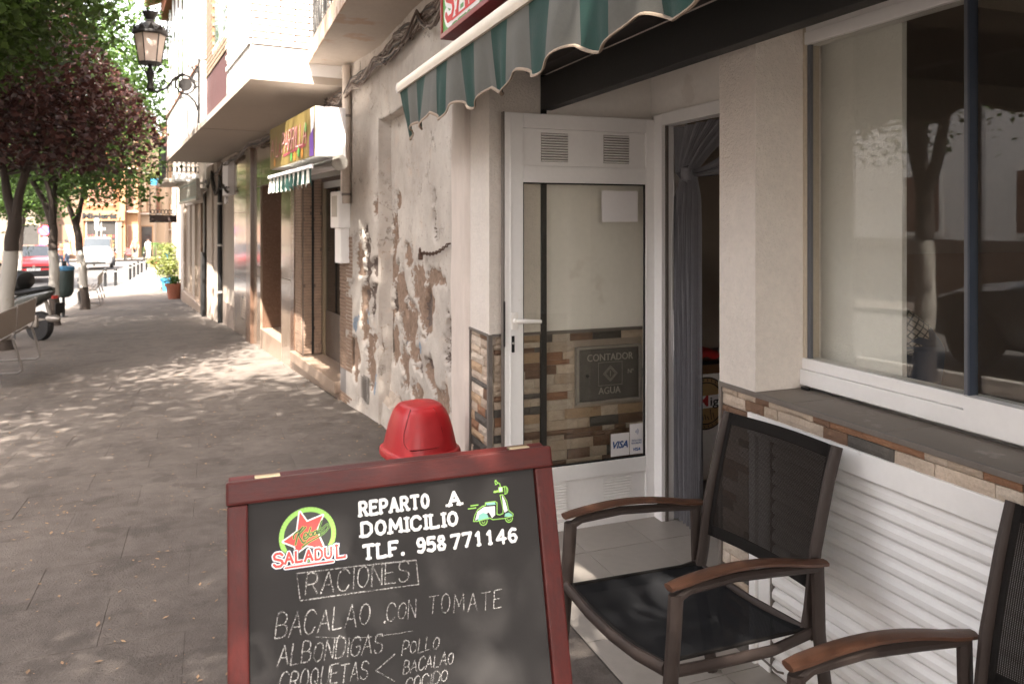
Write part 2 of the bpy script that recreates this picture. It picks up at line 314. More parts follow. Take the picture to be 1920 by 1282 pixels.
# ============================================================ GROUND
M_asph = mat('asphalt', (.062, .057, .053), .88, .25, 3, .5, 160, spot=(1.2, .6, .3), spotc=(.1, .093, .087))
M_pave = mat('paving_stone', (.068, .056, .048), .9, .2, 1.3, .9, 90, col2=(.138, .116, .100), spot=(3.1, .55, .5), spotc=(.058, .048, .041), objrand=.05, spec=.25)
M_pave2 = mat('paving_far', (.068, .056, .048), .9, .2, 1.3, .9, 90, col2=(.138, .116, .100), spot=(3.1, .55, .5), spotc=(.058, .048, .041), spec=.25)
M_joint = mat('paving_joint', (.040, .032, .027), .95, .2, 20, .3, 200)
M_kerb = mat('kerb_granite', (.25, .23, .21), .8, .15, 8, .3, 150)
ys = [-60, -20, 0, 4, 10, 20, 37, 60, 90, 140, 400, 1500]
def strip(name, m, x0, x1, y0, y1, dz, kind='structure', label=None):
    yy = [y0]+[y for y in ys if y0 < y < y1]+[y1]
    b = MB(); b.add([(x, y, gz(y)+dz) for y in yy for x in (x0, x1)], [(2*i, 2*i+1, 2*i+3, 2*i+2) for i in range(len(yy)-1)])
    return b.build(name, m, kind=kind)
strip('ground', mat('earth', (.12, .1, .08), .9, .2, 1, .2, 60), -900, 900, -60, 1500, -.18)
strip('road', M_asph, -9.2, -3.52, -60, 62, -.12)
strip('road', M_asph, -60, 60, 62.0, 68, -.125)
strip('street_junction', M_asph, -3.52, 5, 47, 62, -.122)
strip('far_pavement', M_pave2, -13, -9.2, -60, 62, 0.0)
strip('far_pavement', M_pave2, -60, 60, 68, 90, -.02)
sb = strip('pavement', M_joint, -3.4, 1.7, -12, 10.8, -.007)
strip('pavement', M_pave2, -3.4, 1.7, 10.8, 47, 0.0)
strip('pavement', M_pave2, -3.4, 1.7, -40, -12, 0.0)
def slabmesh(w, d):
    b = MB(); g = .0007
    b.box(g, w-g, g, d-g, -.03, 0, b=.0011); me = b.build('paving_slab', M_pave, sb).data
    return me
SW, SD = .60, .40
o0 = None
k = 0
y = .8
slab_me = slabmesh(SW, SD); first = sb.children[0]; first_used = False
row = 0
while y < 10.75:
    x = -3.4-(SW/2 if row % 2 else 0)
    while x < 1.68:
        xx = x
        if not (xx+SW > 1.285 and y < 3.62) and xx > -3.45 and xx+SW < 1.75:
            if k < 300:
                o = first if not first_used else bpy.data.objects.new('paving_slab', slab_me)
                if first_used: C.objects.link(o); o.parent = sb
                first_used = True; k += 1
                o.location = (xx-sb.location.x, y-sb.location.y, gz(y)-sb.location.z+random.uniform(-.0012, .0008))
                o.rotation_euler = (-.033 if y >= 4 else 0, random.uniform(-.0015, .0015), 0)
        x += SW
    y += SD; row += 1
# narrow infill strips where the grid leaves a gap along the edges
strip('pavement_edge', M_pave2, 1.0, 1.284, .5, 3.6, -.0005)
# kerb stones
kb = thing('kerb', None, None); kb['kind'] = 'structure'
kmb = MB().box(0, .15, .004, .996, -.16, 0, b=.012); km = kmb.build('kerb_stone', M_kerb, kb); km.location = (-3.54, -2, 0)
for i in range(1, 60):
    c = km.copy(); C.objects.link(c); yy = -2+i*.998; c.location = (-3.54, yy, gz(yy)); c.rotation_euler = (-.033 if 4 <= yy < 37 else 0, 0, 0)
# terrace floor tiles
M_tile = mat('terrace_tile', (.27, .24, .21), .45, .12, 3, .08, 60, spot=(6, .62, .4), spotc=(.24, .21, .18), objrand=.05)
tf = MB().box(1.285, 2.6, -2, 3.62, -.05, .002).build('terrace_floor', M_joint, kind='structure')
tm = MB().box(.0015, .3485, .0015, .3485, 0, .006, b=.001).build('floor_tile', M_tile, tf); tl = True
for i in range(3):
    for j in range(12):
        o = tm if tl else tm.copy()
        if not tl: C.objects.link(o)
        tl = False; o.location = (1.287+i*.35-tf.location.x, 3.61-.35*(j+1)-tf.location.y, .002-tf.location.z)
# litter of dry leaves
M_litter = mat('dry_leaves', (.14, .07, .04), .8, .4, 40, .1, 100, col2=(.30, .20, .11), island=.35)
b = MB()
def leafbit(x, y, s):
    a = random.uniform(0, 6.28); z = (gz(y)+.004) if not (x > 1.285 and y < 3.6) else .01; c, si = math.cos(a), math.sin(a); cu = random.uniform(.1, .5)*s
    P = [(-s, 0, 0), (0, -s*.45, cu*.5), (s, 0, cu*random.uniform(0, 1)), (0, s*.45, cu*.4)]
    b.add([(x+p[0]*c-p[1]*si, y+p[0]*si+p[1]*c, z+p[2]) for p in P], [(0, 1, 2), (0, 2, 3)])
for _ in range(3200):
    y = 1.2+abs(random.gauss(0, 1))*7; leafbit(random.uniform(-3.3, 1.2), y, random.choice((.005, .006, .008, .011, .015)) * random.uniform(.7, 1.2))
for _ in range(38):
    cx, cy = random.uniform(-1.5, .6), random.uniform(2.2, 5.2)
    for _ in range(random.randint(2, 7)): leafbit(cx+random.gauss(0, .05), cy+random.gauss(0, .05), random.uniform(.008, .016))
for _ in range(120): leafbit(random.uniform(1.2, 1.33), random.uniform(5.4, 7.3), random.uniform(.008, .016))
b.build('fallen_leaves', M_litter, kind='stuff'); tag(bpy.data.objects['fallen_leaves'], 'small dry brown leaves scattered over the grey pavement', 'leaf litter')

# ============================================================ STONE-STRIP CLADDING
STONES = [mat('stone_%s' % n, c, .75, .22, 14, .7, 70, spot=(20, .6, .5), spotc=s, objrand=.12) for n, c, s in (
    ('cream', (.46, .37, .29), (.34, .25, .18)), ('sand', (.42, .33, .25), (.33, .22, .15)), ('pale', (.5, .42, .34), (.4, .31, .23)),
    ('rust', (.24, .12, .065), (.34, .2, .11)), ('brown', (.16, .09, .055), (.24, .15, .09)), ('slate', (.085, .075, .065), (.15, .13, .11)), ('ochre', (.38, .26, .16), (.26, .15, .09)))]
SWT = [26, 24, 20, 7, 8, 9, 8]
def stonemeshes():
    out = []
    for q in range(4):
        rnd = random.Random(q); bm = bmesh.new(); n1, n2 = 4, 2
        vs = [[None]*(n2+1) for _ in range(n1+1)]
        for i in range(n1+1):
            for j in range(n2+1):
                e = i in (0, n1) or j in (0, n2); vs[i][j] = bm.verts.new((i/n1, j/n2, .45+rnd.random()*.2 if e else .65+rnd.random()*.35))
        for i in range(n1):
            for j in range(n2): bm.faces.new((vs[i][j], vs[i+1][j], vs[i+1][j+1], vs[i][j+1]))
        ring = [vs[i][0] for i in range(n1+1)]+[vs[n1][j] for j in range(1, n2+1)]+[vs[i][n2] for i in range(n1-1, -1, -1)]+[vs[0][j] for j in range(n2-1, 0, -1)]
        low = [bm.verts.new((v.co.x, v.co.y, 0)) for v in ring]
        for i in range(len(ring)):
            j = (i+1) % len(ring); bm.faces.new((ring[j], ring[i], low[i], low[j]))
        me = bpy.data.meshes.new('stone'); bm.to_mesh(me); bm.free(); out.append(me)
    return out
SM = stonemeshes(); SMC = {}
def clad(parent, O, U, N, w, h, holes=(), depth=.013, seed=1):
    """stone strips over w x h from point O; U along, N outward"""
    rnd = random.Random(seed); U = Vector(U); N = Vector(N); Z = Vector((0, 0, 1)); O = Vector(O); z = 0; I = wm(parent).inverted()
    while z < h-.012:
        hh = min(rnd.choice((.026, .04, .047, .052)), h-z)
        if h-z-hh < .015: hh = h-z
        x = -rnd.uniform(0, .1)
        while x < w:
            ww = rnd.choice((.07, .1, .13, .17, .21)); x0, x1 = max(x, 0), min(x+ww, w); x += ww
            if w-x < .02: x1 = w; x = w
            if x1-x0 < .012: continue
            segs = [(x0, x1)]
            for (a, c, e, f) in holes:
                if z+hh > e and z < f:
                    ns = []
                    for s0, s1 in segs:
                        if s1 <= a or s0 >= c: ns.append((s0, s1)); continue
                        if s0 < a-.01: ns.append((s0, a))
                        if s1 > c+.01: ns.append((c, s1))
                    segs = ns
            for s0, s1 in segs:
                mi = rnd.choices(range(7), SWT)[0]; q = rnd.randrange(4)
                if hh < .03 and rnd.random() < .35: mi = rnd.choice((4, 5, 4, 3))
                if (q, mi) not in SMC: me = SM[q].copy(); me.materials.append(STONES[mi]); SMC[(q, mi)] = me
                o = bpy.data.objects.new('stone', SMC[(q, mi)]); C.objects.link(o); o.parent = parent
                g = .0012; P = O+U*(s0+g)+Z*(z+g); dd = depth*rnd.uniform(.75, 1.25)
                M = Matrix(((U.x*(s1-s0-2*g), Z.x*(hh-2*g), N.x*dd, P.x), (U.y*(s1-s0-2*g), Z.y*(hh-2*g), N.y*dd, P.y), (U.z*(s1-s0-2*g), (hh-2*g), N.z*dd, P.z), (0, 0, 0, 1)))
                o.matrix_local = I @ M
        z += hh
M_grout = mat('stone_grout', (.34, .28, .23), .9, .15, 30, .4, 150)
# ============================================================ RESTAURANT BUILDING (one thing, many parts)
bar = thing('restaurant_building', 'white rendered restaurant front with stone clad base, sliding window and recessed entrance', 'building', (1.98, 1.2, 0))
def rb(name, m, *a, **k): return box(name, m, bar, *a, **k)
# column at the far side of the entrance, and the recess back wall
rb('wall', M_renderd, 1.27, 1.545, 3.60, 3.90, 1.0, 2.95)          # column
rb('wall', M_grout, 1.283, 1.545, 3.613, 3.90, 0, 1.0)
rb('wall', M_white, 1.575, 2.35, 3.615, 3.9, 1.0, 2.95)
rb('wall', M_grout, 1.575, 2.35, 3.625, 3.9, 0, 1.0)
rb('seam', M_black, 1.545, 1.575, 3.59, 3.7, 0, 2.3)
w_end = rb('stone_wall', M_grout, 1.575, 2.19, 3.6245, 3.6265, 0, .999)
clad(w_end, (1.578, 3.6245, .003), (1, 0, 0), (0, -1, 0), .61, .992, holes=[(.165, .565, .60, .91)], seed=3)
w_col = rb('stone_wall', M_grout, 1.284, 1.545, 3.6115, 3.6125, 0, .999)
clad(w_col, (1.296, 3.6115, .003), (1, 0, 0), (0, -1, 0), .248, .98, seed=4)
w_side = rb('stone_wall', M_grout, 1.2815, 1.2825, 3.62, 3.90, 0, .999)
clad(w_side, (1.2815, 3.895, .003), (0, -1, 0), (-1, 0, 0), .265, .98, seed=5)
rb('trim', M_trim, 1.262, 1.284, 3.592, 3.614, 0, 1.0); rb('trim', M_trim, 1.264, 1.284, 3.893, 3.905, 0, 1.0)
rb('trim', M_trim, 1.262, 1.284, 3.614, 3.905, .99, 1.002); rb('trim', M_trim, 1.284, 1.545, 3.594, 3.612, .99, 1.002); rb('trim', M_trim, 1.575, 2.17, 3.596, 3.626, .985, 1.0)
# water meter hatch
M_hatch = mat('cast_meter_lid', (.12, .108, .098), .5, .25, 14, .25, 60, metal=.3)
hat = thing('meter_hatch', 'grey metal water meter lid lettered CONTADOR AGUA set in the stone behind the glass door', 'hatch', (1.94, 3.61, .62))
box('lid', M_hatch, hat, 1.765, 2.115, 3.603, 3.612, .628, .893, b=.003)
mb = MB()
for a in ((1.748, 1.762, .612, .907), (2.118, 2.132, .612, .907)): mb.box(a[0], a[1], 3.598, 3.62, a[2], a[3])
for a in ((.612, .625), (.896, .909)): mb.box(1.762, 2.118, 3.598, 3.62, a[0], a[1])
mb.build('frame', mat('mortar_grey', (.3, .27, .24), .9, .2, 20, .6, 100), hat, True)
M_hl = mat('worn_metal', (.40, .37, .33), .45, .2, 20, .1, 60, metal=.2)
text_mb('CONTADOR', .052, Matrix.Translation((1.81, 3.603, .832)), extr=.003, width=.27).build('lettering', M_hl, hat, True)
text_mb('AGUA', .05, Matrix.Translation((1.875, 3.603, .658)), extr=.003, width=.13).build('lettering', M_hl, hat, True)
text_mb('Nº', .032, Matrix.Translation((2.05, 3.603, .757)), extr=.002, width=.034).build('lettering', M_hl, hat, True)
S = Strokes(Matrix.Translation((1.945, 3.602, .762)))
for r_ in (.04, .03): S.path([(0, r_), (r_, 0), (0, -r_), (-r_, 0), (0, r_)], .003)
S.path([(-.07, .06), (.07, .06), (.07, -.06), (-.07, -.06), (-.07, .06)], .002); S.path([(0, -.014), (0, .014)], .004)
S.build('emblem', M_hl, hat, True)
MB().tube([(1.81, 3.6035, .757), (1.81, 3.600, .757)], .009, 12).build('lock', M_black, hat, True)
# entrance recess: header, ceiling, door frame in plane x=2.2
rb('wall', M_white, 2.2, 2.35, 2.30, 3.615, 2.125, 2.95)
rb('wall', M_white, 2.2, 2.35, 2.14, 2.46, 0, 2.125)
rb('ceiling', M_white, 1.56, 2.2, -2, 3.615, 2.42, 2.5)
rb('wall', M_white, 2.205, 2.35, 3.50, 3.615, 0, 2.125)
df = rb('door_frame', M_alu, 2.165, 2.24, 3.455, 3.53, 0, 2.115, b=.004)
rb('door_frame', M_alu, 2.175, 2.24, 2.46, 2.52, 0, 2.06, b=.004); rb('door_frame', M_alu, 2.165, 2.24, 2.46, 3.455, 2.055, 2.118, b=.004)
rb('frame_bead', M_trim, 2.185, 2.2, 3.445, 3.456, 0, 2.055)
# front parapet wall with cladding, x=1.77 plane
rb('wall', M_grout, 1.784, 1.98, 2.262, 2.42, 0, .945); rb('wall', M_grout, 1.784, 1.98, -1.5, 2.262, .888, .945)
rb('wall', M_white, 1.83, 1.98, -1.5, 2.262, 0, .888)
rb('wall', M_grout, 1.80, 2.2, 2.36, 2.418, 0, .945)
w_f = rb('stone_wall', M_grout, 1.7822, 1.7835, -.3, 2.42, .886, .944)
clad(w_f, (1.7822, 2.414, .882), (0, -1, 0), (-1, 0, 0), 2.6, .064, seed=8)
w_g = rb('stone_wall', M_grout, 1.7822, 1.7835, 2.262, 2.42, 0, .88)
clad(w_g, (1.7822, 2.414, .003), (0, -1, 0), (-1, 0, 0), .150, .876, seed=9)
rb('corner_trim', M_trim, 1.766, 1.784, 2.41, 2.425, 0, .945)
M_sill = mat('sill_tile', (.19, .16, .135), .6, .15, 5, .2, 60, spot=(8, .62, .5), spotc=(.36, .31, .27))
for i in range(8):
    y1 = 2.425-i*.38; rb('sill_tile', M_sill, 1.775, 1.985, y1-.3775, y1, .946, .962, b=.0015)
rb('sill_trim', M_trim, 1.764, 1.776, -.6, 2.425, .945, .963, b=.002)
# pillar and window surround
rb('pillar', M_renderd, 1.77, 1.98, 2.218, 2.424, .963, 2.42)
rb('pillar', M_render, 1.985, 2.08, 2.236, 2.424, .963, 2.42)
wf = rb('window_frame', M_alu, 1.965, 2.05, -1.5, 2.232, .975, 1.03, b=.003)
rb('window_frame', M_alu, 1.975, 2.04, -1.5, 2.23, 1.031, 1.07, b=.004); rb('window_frame', M_alu, 1.96, 2.05, -1.5, 2.232, 2.285, 2.42, b=.003)
rb('window_frame', M_alu, 1.972, 2.04, -1.5, 2.205, 2.19, 2.235, b=.004); rb('window_frame', M_alu, 1.978, 2.04, -1.5, 2.205, 2.236, 2.255, b=.004); rb('window_frame', M_trim, 1.99, 2.04, -1.5, 2.21, 2.256, 2.284)
rb('window_frame', mat('jamb_beige', (.55, .47, .37), .6), 1.978, 2.04, 2.205, 2.233, 1.071, 2.283)
M_gl = glassmat('window_glass', (.95, .95, .93), .025, (.4, .36, .32))
rb('window_pane', M_gl, 1.990, 1.998, 1.585, 2.2, 1.07, 2.19); rb('window_pane', M_gl, 2.006, 2.014, .55, 1.6, 1.07, 2.19)
M_strip = mat('blue_glass_edge', (.12, .125, .14), .35, .03, 2, 0, spec=.5)
rb('pane_edge', M_strip, 1.986, 2.0, 2.19, 2.204, 1.07, 2.19); rb('pane_edge', M_strip, 1.985, 2.02, 1.572, 1.584, 1.062, 2.19, b=.002); rb('pane_edge', mat('blue_seal', (.035, .045, .065), .4, .03, 2, 0), 1.982, 2.016, 1.564, 1.570, 1.062, 2.19)
rb('window_frame', M_alu, 1.962, 1.974, -1.5, 1.567, .98, 1.071)
# small black clip on the sill
tag(MB().box(1.952, 1.964, 2.165, 2.20, .9625, .973, b=.002).build('clip', M_black), 'tiny black plastic clip lying on the window sill near the pillar', 'clip')
# dark beam over the entrance and soffit / upper wall
rb('beam', M_dark, 1.54, 1.60, -2, 3.585, 2.12, 2.285, b=.003)
rb('beam', mat('dark_fascia', (.05, .045, .042), .6, .2), 1.46, 1.56, -2, 3.585, 2.30, 2.42)
rb('soffit', M_white, 1.285, 1.56, -2, 3.60, 2.44, 2.5)
rb('wall', M_renderd, 1.30, 1.5, -3, 3.60, 2.5, 6.5)
rb('wall', M_renderd, 1.5, 8, -3, 3.60, 2.96, 6.5)
# interior
M_int = mat('interior_wall', (.27, .22, .175), .8, .08, 2, .1, 30); M_intd = mat('interior_dado', (.22, .14, .09), .7, .1, 3, .1, 30)
rb('interior_floor', mat('interior_floor', (.18, .15, .13), .4), 2.6, 8, -3, 6, -.05, .0)
rb('interior_wall', M_int, 7.6, 7.7, -3, 6, 0, 2.95); rb('interior_wall', M_int, 2.35, 7.7, 4.6, 4.7, 0, 2.95); rb('interior_wall', M_int, 2.0, 7.7, -3.1, -3, 0, 2.95)
rb('interior_dado', M_intd, 7.58, 7.6, -3, 4.6, 0, 1.3); rb('interior_dado', M_intd, 3.5, 7.58, 4.58, 4.6, 0, 1.3)
rb('interior_ceiling', M_int, 2.04, 7.7, -3, 4.7, 2.7, 2.8); rb('interior_beam', M_int, 2.4, 7.5, 2.3, 2.6, 2.45, 2.7); rb('interior_wall', M_int, 2.05, 2.36, 3.9, 4.7, 0, 2.95)
rb('interior_pier', mat('grey_white_render', (.86, .85, .81), .8, .04, 4, .5, 80), 2.085, 2.105, 1.885, 2.30, .9, 2.7)
rb('interior_wall', M_white, 2.05, 2.35, -3, 1.9, 0, .95)
# interior furniture seen dimly
tb = thing('dining_table', 'dark dining table inside behind the window glass', 'table', (4.6, 1.6, 0))
MB().box(-.7, .7, -.5, .5, .72, .76, b=.006).build('tabletop', mat('dark_wood', (.06, .035, .02), .4), tb)
for a in (-.6, .6):
    for c in (-.4, .4): MB().box(a-.03, a+.03, c-.03, c+.03, 0, .72).build('leg', M_black, tb)
bx_ = thing('white_box', 'white cardboard box standing on the dark table inside the restaurant', 'box', (4.75, 1.75, .76))
MB().box(-.18, .18, -.14, .14, 0, .22, b=.003).build('carton', M_white, bx_); MB().box(-.185, .185, -.145, .145, .2, .235, b=.003).build('lid', M_white, bx_)
# ------------------------------------------------------------ roller shutter
sh = thing('roller_shutter', 'white roller shutter closed below the window sill behind the armchairs', 'shutter', (1.79, 1.2, 0))
box('shutter_box', M_alu, sh, 1.765, 1.825, .93, 2.257, .812, .886, b=.003); box('guide', M_alu, sh, 1.772, 1.80, 2.225, 2.257, .0, .81, b=.002); box('guide', M_alu, sh, 1.785, 1.815, 2.165, 2.223, 0, .81, b=.003); box('guide', M_trim, sh, 1.79, 1.82, 2.158, 2.165, 0, .81)
box('guide', M_alu, sh, 1.772, 1.815, .93, .985, 0, .81, b=.002)
prof = [(.006, 0), (-.010, .001), (-.016, .010), (-.016, .026), (-.009, .038), (.000, .0445), (.008, .0455), (.008, 0)]
smb = MB()
n_ = len(prof); V = [(p[0], yy, p[1]) for yy in (0, 1.17) for p in prof]
smb.add(V, [(i, (i+1) % n_, (i+1) % n_+n_, i+n_) for i in range(n_)]+[tuple(range(n_-1, -1, -1)), tuple(range(n_, 2*n_))])
sl0 = smb.build('slat', M_alu, sh)
for i in range(16):
    o = sl0 if i == 0 else sl0.copy()
    if i: C.objects.link(o)
    o.location = (1.806-1.79, .987-1.2, .012+i*.0495)
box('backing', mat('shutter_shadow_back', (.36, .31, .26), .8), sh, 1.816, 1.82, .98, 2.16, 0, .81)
hd = MB().tube([(1.79, 2.10, .04), (1.765, 2.10, .05), (1.765, 2.19, .055), (1.79, 2.19, .05)], .004, 6).build('handle', M_trim, sh, True)
# ------------------------------------------------------------ glass entrance door, standing open
dr = thing('glass_door', 'white metal door with clear glass pane standing open beside the entrance', 'door', (2.19, 3.55, 0))
Y0, Y1 = 3.527, 3.562
def db(name, m, x0, x1, z0, z1, y0=Y0, y1=Y1, b=.003): return box(name, m, dr, x0, x1, y0, y1, z0, z1, b=b)
db('stile', M_alu, 1.325, 1.422, .004, 2.093); db('stile', M_alu, 2.115, 2.19, .004, 2.093)
db('stile_edge', M_trim, 1.3175, 1.3245, .004, 2.096); db('stile_bead', M_alu, 1.352, 1.358, .02, 2.08, Y0-.004, Y0+.002, 0)
for z0, z1 in ((1.752, 1.835), (2.02, 2.093), (.255, .33), (.004, .05)): db('rail', M_alu, 1.4225, 2.1145, z0, z1)
db('panel', M_alu, 1.4225, 2.1145, 1.8355, 2.0195, 3.54, 3.552); db('panel', M_alu, 1.4225, 2.1145, .0505, .2545, 3.54, 3.552)
for x0, x1, z0, z1 in ((1.522, 1.669, 1.857, 2.0), (1.872, 2.019, 1.858, 2.003), (1.5, 1.66, .06, .24), (1.87, 2.03, .06, .24)):
    v = MB().box(x0, x1, 3.5385, 3.5398, z0, z1); vent = v.build('vent', M_trim if z0 > 1 else M_alu, dr, True); k = 11 if z0 > 1 else 13
    for i in range(k):
        zz = z0+(z1-z0)*(i+.15)/k; hgt = (z1-z0)/k*.62
        MB().add([(x0, 3.5385, zz), (x1, 3.5385, zz), (x1, 3.533, zz+hgt*.4), (x0, 3.533, zz+hgt*.4), (x0, 3.5385, zz+hgt), (x1, 3.5385, zz+hgt)], [(0, 1, 2, 3), (3, 2, 5, 4)]).build('louvre', M_alu, vent, True)
M_gl2 = glassmat('door_glass', (.98, .98, .96), .015, (.4, .37, .33))
db('glass_pane', M_gl2, 1.423, 2.114, .331, 1.751, 3.543, 3.548, 0)
for x0, x1, z0, z1 in ((1.4225, 2.1145, 1.745, 1.752), (1.4225, 2.1145, .3305, .337), (1.4225, 1.428, .337, 1.745), (2.107, 2.1145, .337, 1.745)): db('gasket', M_black, x0, x1, z0, z1, 3.534, 3.543, 0)
hm = MB().tube([(1.375, 3.527, 1.075), (1.375, 3.49, 1.075)], .012, 12).tube([(1.375, 3.492, 1.075), (1.39, 3.483, 1.075), (1.43, 3.483, 1.073), (1.50, 3.487, 1.068)], [.011, .012, .011, .009], 10).box(1.358, 1.392, 3.518, 3.527, 1.03, 1.115, b=.004)
hm.build('handle', M_white, dr, True, smooth=True)
db('lock_plate', M_black, 1.358, 1.374, .92, 1.0, 3.522, 3.528, 0); MB().tube([(1.366, 3.523, .965), (1.366, 3.516, .965)], .006, 10).build('keyhole', M_hl, dr, True)
db('strike', M_dark, 1.316, 1.3245, .95, 1.17, 3.520, 3.5265, 0)
for z in (.17, .72, 1.50, 1.95): MB().tube([(2.197, 3.52, z-.03), (2.197, 3.52, z+.03)], .008, 8).box(2.18, 2.2, 3.515, 3.522, z-.025, z+.025).build('hinge', M_alu, dr, True)
M_paper = mat('paper', (.74, .71, .70), .7, .03, 8, .05, 20)
tag(box('paper_notice', M_paper, None, 1.862, 2.072, 3.5395, 3.5415, 1.557, 1.717), 'blank white sheet of paper taped inside the top of the door glass', 'paper')
stk = thing('payment_sticker', 'white and blue card payment stickers at the bottom corner of the door glass', 'sticker', (2.0, 3.538, .345))
box('sticker_sheet', M_paper, stk, 1.915, 2.022, 3.5395, 3.541, .345, .462); box('sticker_sheet', M_paper, stk, 2.026, 2.103, 3.5395, 3.541, .345, .503)
M_blue = mat('print_blue', (.02, .07, .22), .5, .05)
text_mb('VISA', .05, Matrix.Translation((1.925, 3.538, .387)), shear=.3, bold=.0012, width=.088).build('lettering', M_blue, stk, True)
text_mb('VISA', .022, Matrix.Translation((2.045, 3.538, .363)), shear=.3, bold=.0006, width=.042).build('lettering', M_blue, stk, True)
text_mb('PAGA CON', .012, Matrix.Translation((2.037, 3.538, .412)), width=.056).build('lettering', M_blue, stk, True); text_mb('SEGURIDAD', .012, Matrix.Translation((2.034, 3.538, .399)), width=.061).build('lettering', M_blue, stk, True)
S = Strokes(Matrix.Translation((2.055, 3.5385, .462)))
for r_ in (.006, .013, .02): S.path([(r_*math.cos(t/5-.6), r_*1.2*math.sin(t/5-.6)) for t in range(7)], .0028)
S.build('emblem', M_blue, stk, True)
# ------------------------------------------------------------ curtain in the doorway
M_cur = meshmat('beaded_curtain', (.155, .15, .16), .55, 26)
cu = thing('door_curtain', 'grey string curtain knotted to one side in the doorway', 'curtain', (2.27, 3.36, 0))
def cur(u, v):   # v 0 top .. 1 floor
    z = 2.05-v*2.03; kz = 1.80
    if z > kz: t = (z-kz)/(2.05-kz); y0 = 3.30-.42*t**1.3; y1 = 3.455-.0*t; y0 = y0
    else: t = min(1, (kz-z)/.12); y0 = 3.30-.03*t; y1 = 3.40+.065*t
    y = y0+(y1-y0)*u; a = .018+.012*min(1, abs(z-kz)*4)
    return (2.26+a*math.sin(u*6.28*5.5+z*.8)+.006*math.sin(u*40+z*3), y, z)
c_ = MB(); c_.grid(cur, 60, 60, uv=True); c_.uv = [(u_*1.2, v_*6) for u_, v_ in c_.uv]; c_.build('curtain_fabric', M_cur, cu, True, smooth=True)
def cur2(u, v):
    a = Vector((2.25, 3.36-.0*v, 1.80)); b2 = Vector((2.24, 2.75, 2.02-.0)); p = a.lerp(b2, u); return (p.x+.01*math.sin(v*25), p.y, p.z-.10*math.sin(u*2.2)*(1-.2*u)+(.01+.13*u)*(v-.5)*1.2)
c_ = MB(); c_.grid(cur2, 20, 14, uv=True); c_.build('curtain_swag', M_cur, cu, True, smooth=True)
MB().lathe([(.008, -.045), (.03, -.03), (.038, 0), (.032, .03), (.010, .045)], 14, Matrix.Translation((2.255, 3.35, 1.80))).build('curtain_knot', M_cur, cu, True, smooth=True)
MB().tube([(2.23, 3.44, 1.78), (2.225, 3.455, 1.4), (2.225, 3.45, 1.0), (2.228, 3.46, .78), (2.225, 3.435, .9), (2.225, 3.44, 1.1)], .003, 5).build('cord', M_paper, cu, True)
# counter with the beer emblem
ct = thing('drinks_counter', 'white drinks counter with round beer emblem and brown top inside the doorway', 'counter', (2.85, 4.0, 0))
box('cabinet', M_white, ct, 2.3, 3.4, 3.93, 4.4, 0, .645, b=.01); box('countertop', mat('varnished_wood', (.16, .08, .035), .35), ct, 2.28, 3.42, 3.90, 4.42, .645, .70, b=.006)
box('shelf_rim', M_black, ct, 2.28, 3.42, 3.905, 3.925, .70, .72)
EM = Matrix.Translation((2.77, 3.928, .463))
M_gold = mat('print_gold', (.36, .22, .09), .5); M_prb = mat('print_black', (.015, .013, .013), .5); M_red = mat('print_red', (.55, .04, .04), .5)
S = Strokes(EM); S.dot((0, 0), .16, 40); S.build('emblem', M_gold, ct, True)
S = Strokes(EM, -.001)
for r_ in (.155, .125): S.path([(r_*math.cos(t*6.2832/40), r_*math.sin(t*6.2832/40)) for t in range(41)], .008, False)
for t in range(30): S.path([(.134*math.cos(t*.209), .134*math.sin(t*.209)), (.146*math.cos(t*.209+.05), .146*math.sin(t*.209+.05))], .006, False)
for t in range(8): S.path([(-.09+.02*t, -.02-.06*abs(math.sin(t))), (-.08+.02*t, -.1)], .006, False)
S.build('emblem', M_prb, ct, True)
S = Strokes(EM, -.002); S.quad([(-.22, -.035), (.26, -.02), (.26, .055), (-.22, .04)]); S.build('emblem', M_paper, ct, True)
text_mb('San', .075, Matrix.Translation((2.575, 3.9248, .448)), bold=.001, width=.125).build('lettering', M_prb, ct, True)
text_mb('M', .09, Matrix.Translation((2.715, 3.9248, .448)), bold=.002, width=.07).build('lettering', M_red, ct, True)
text_mb('iguel', .075, Matrix.Translation((2.80, 3.9248, .448)), bold=.001, width=.17).build('lettering', M_prb, ct, True)
rc = thing('red_cloth', 'folded red cloth lying on the brown counter top', 'cloth', (2.8, 4.05, .71))
MB().grid(lambda u, v: (-.16+.32*u, -.1+.2*v, .02+.05*math.sin(u*3.1)*math.sin(v*3.1)+.01*math.sin(u*17+v*9)), 12, 8).build('cloth', M_red, rc, smooth=True)
# ------------------------------------------------------------ striped awning
M_ag = mat('awning_green', (.0045, .036, .027), .8, .2, 8, .25, 400); M_aw = mat('awning_grey', (.115, .112, .098), .85, .12, 8, .25, 400)
M_hem = mat('awning_hem', (.30, .23, .17), .85, .1, 20, .2, 300)
aw = thing('striped_awning', 'green and grey striped awning with scalloped valance and white bar above the terrace', 'awning', (.95, 2, 2.28))
MB().tube([(.95, -1.5, 2.287), (.95, 4.16, 2.287)], .02, 10, ry=.028).build('front_bar', mat('awning_bar', (.75, .66, .55), .45, .05), aw, True, smooth=True)
MB().tube([(.95, 4.16, 2.287), (.95, 4.168, 2.287)], .023, 10, ry=.031).build('end_cap', M_paper, aw, True)
per = .369; yend = 4.15
def val_z(y): return 2.27-.232-.026*math.cos((yend-.10-y)/per*2*math.pi)-(.03*max(0, (y-4.0)/.15))
def val_x(y, v): return .948+(.012*math.sin(y*17)+.008*math.sin(y*41+1))*v+.018*v*math.sin(y*5)
i = 0; y = yend
edges = [yend]
while y > -1.2: edges.append(y-per*(.47 if len(edges) % 2 else .53)); y = edges[-1]
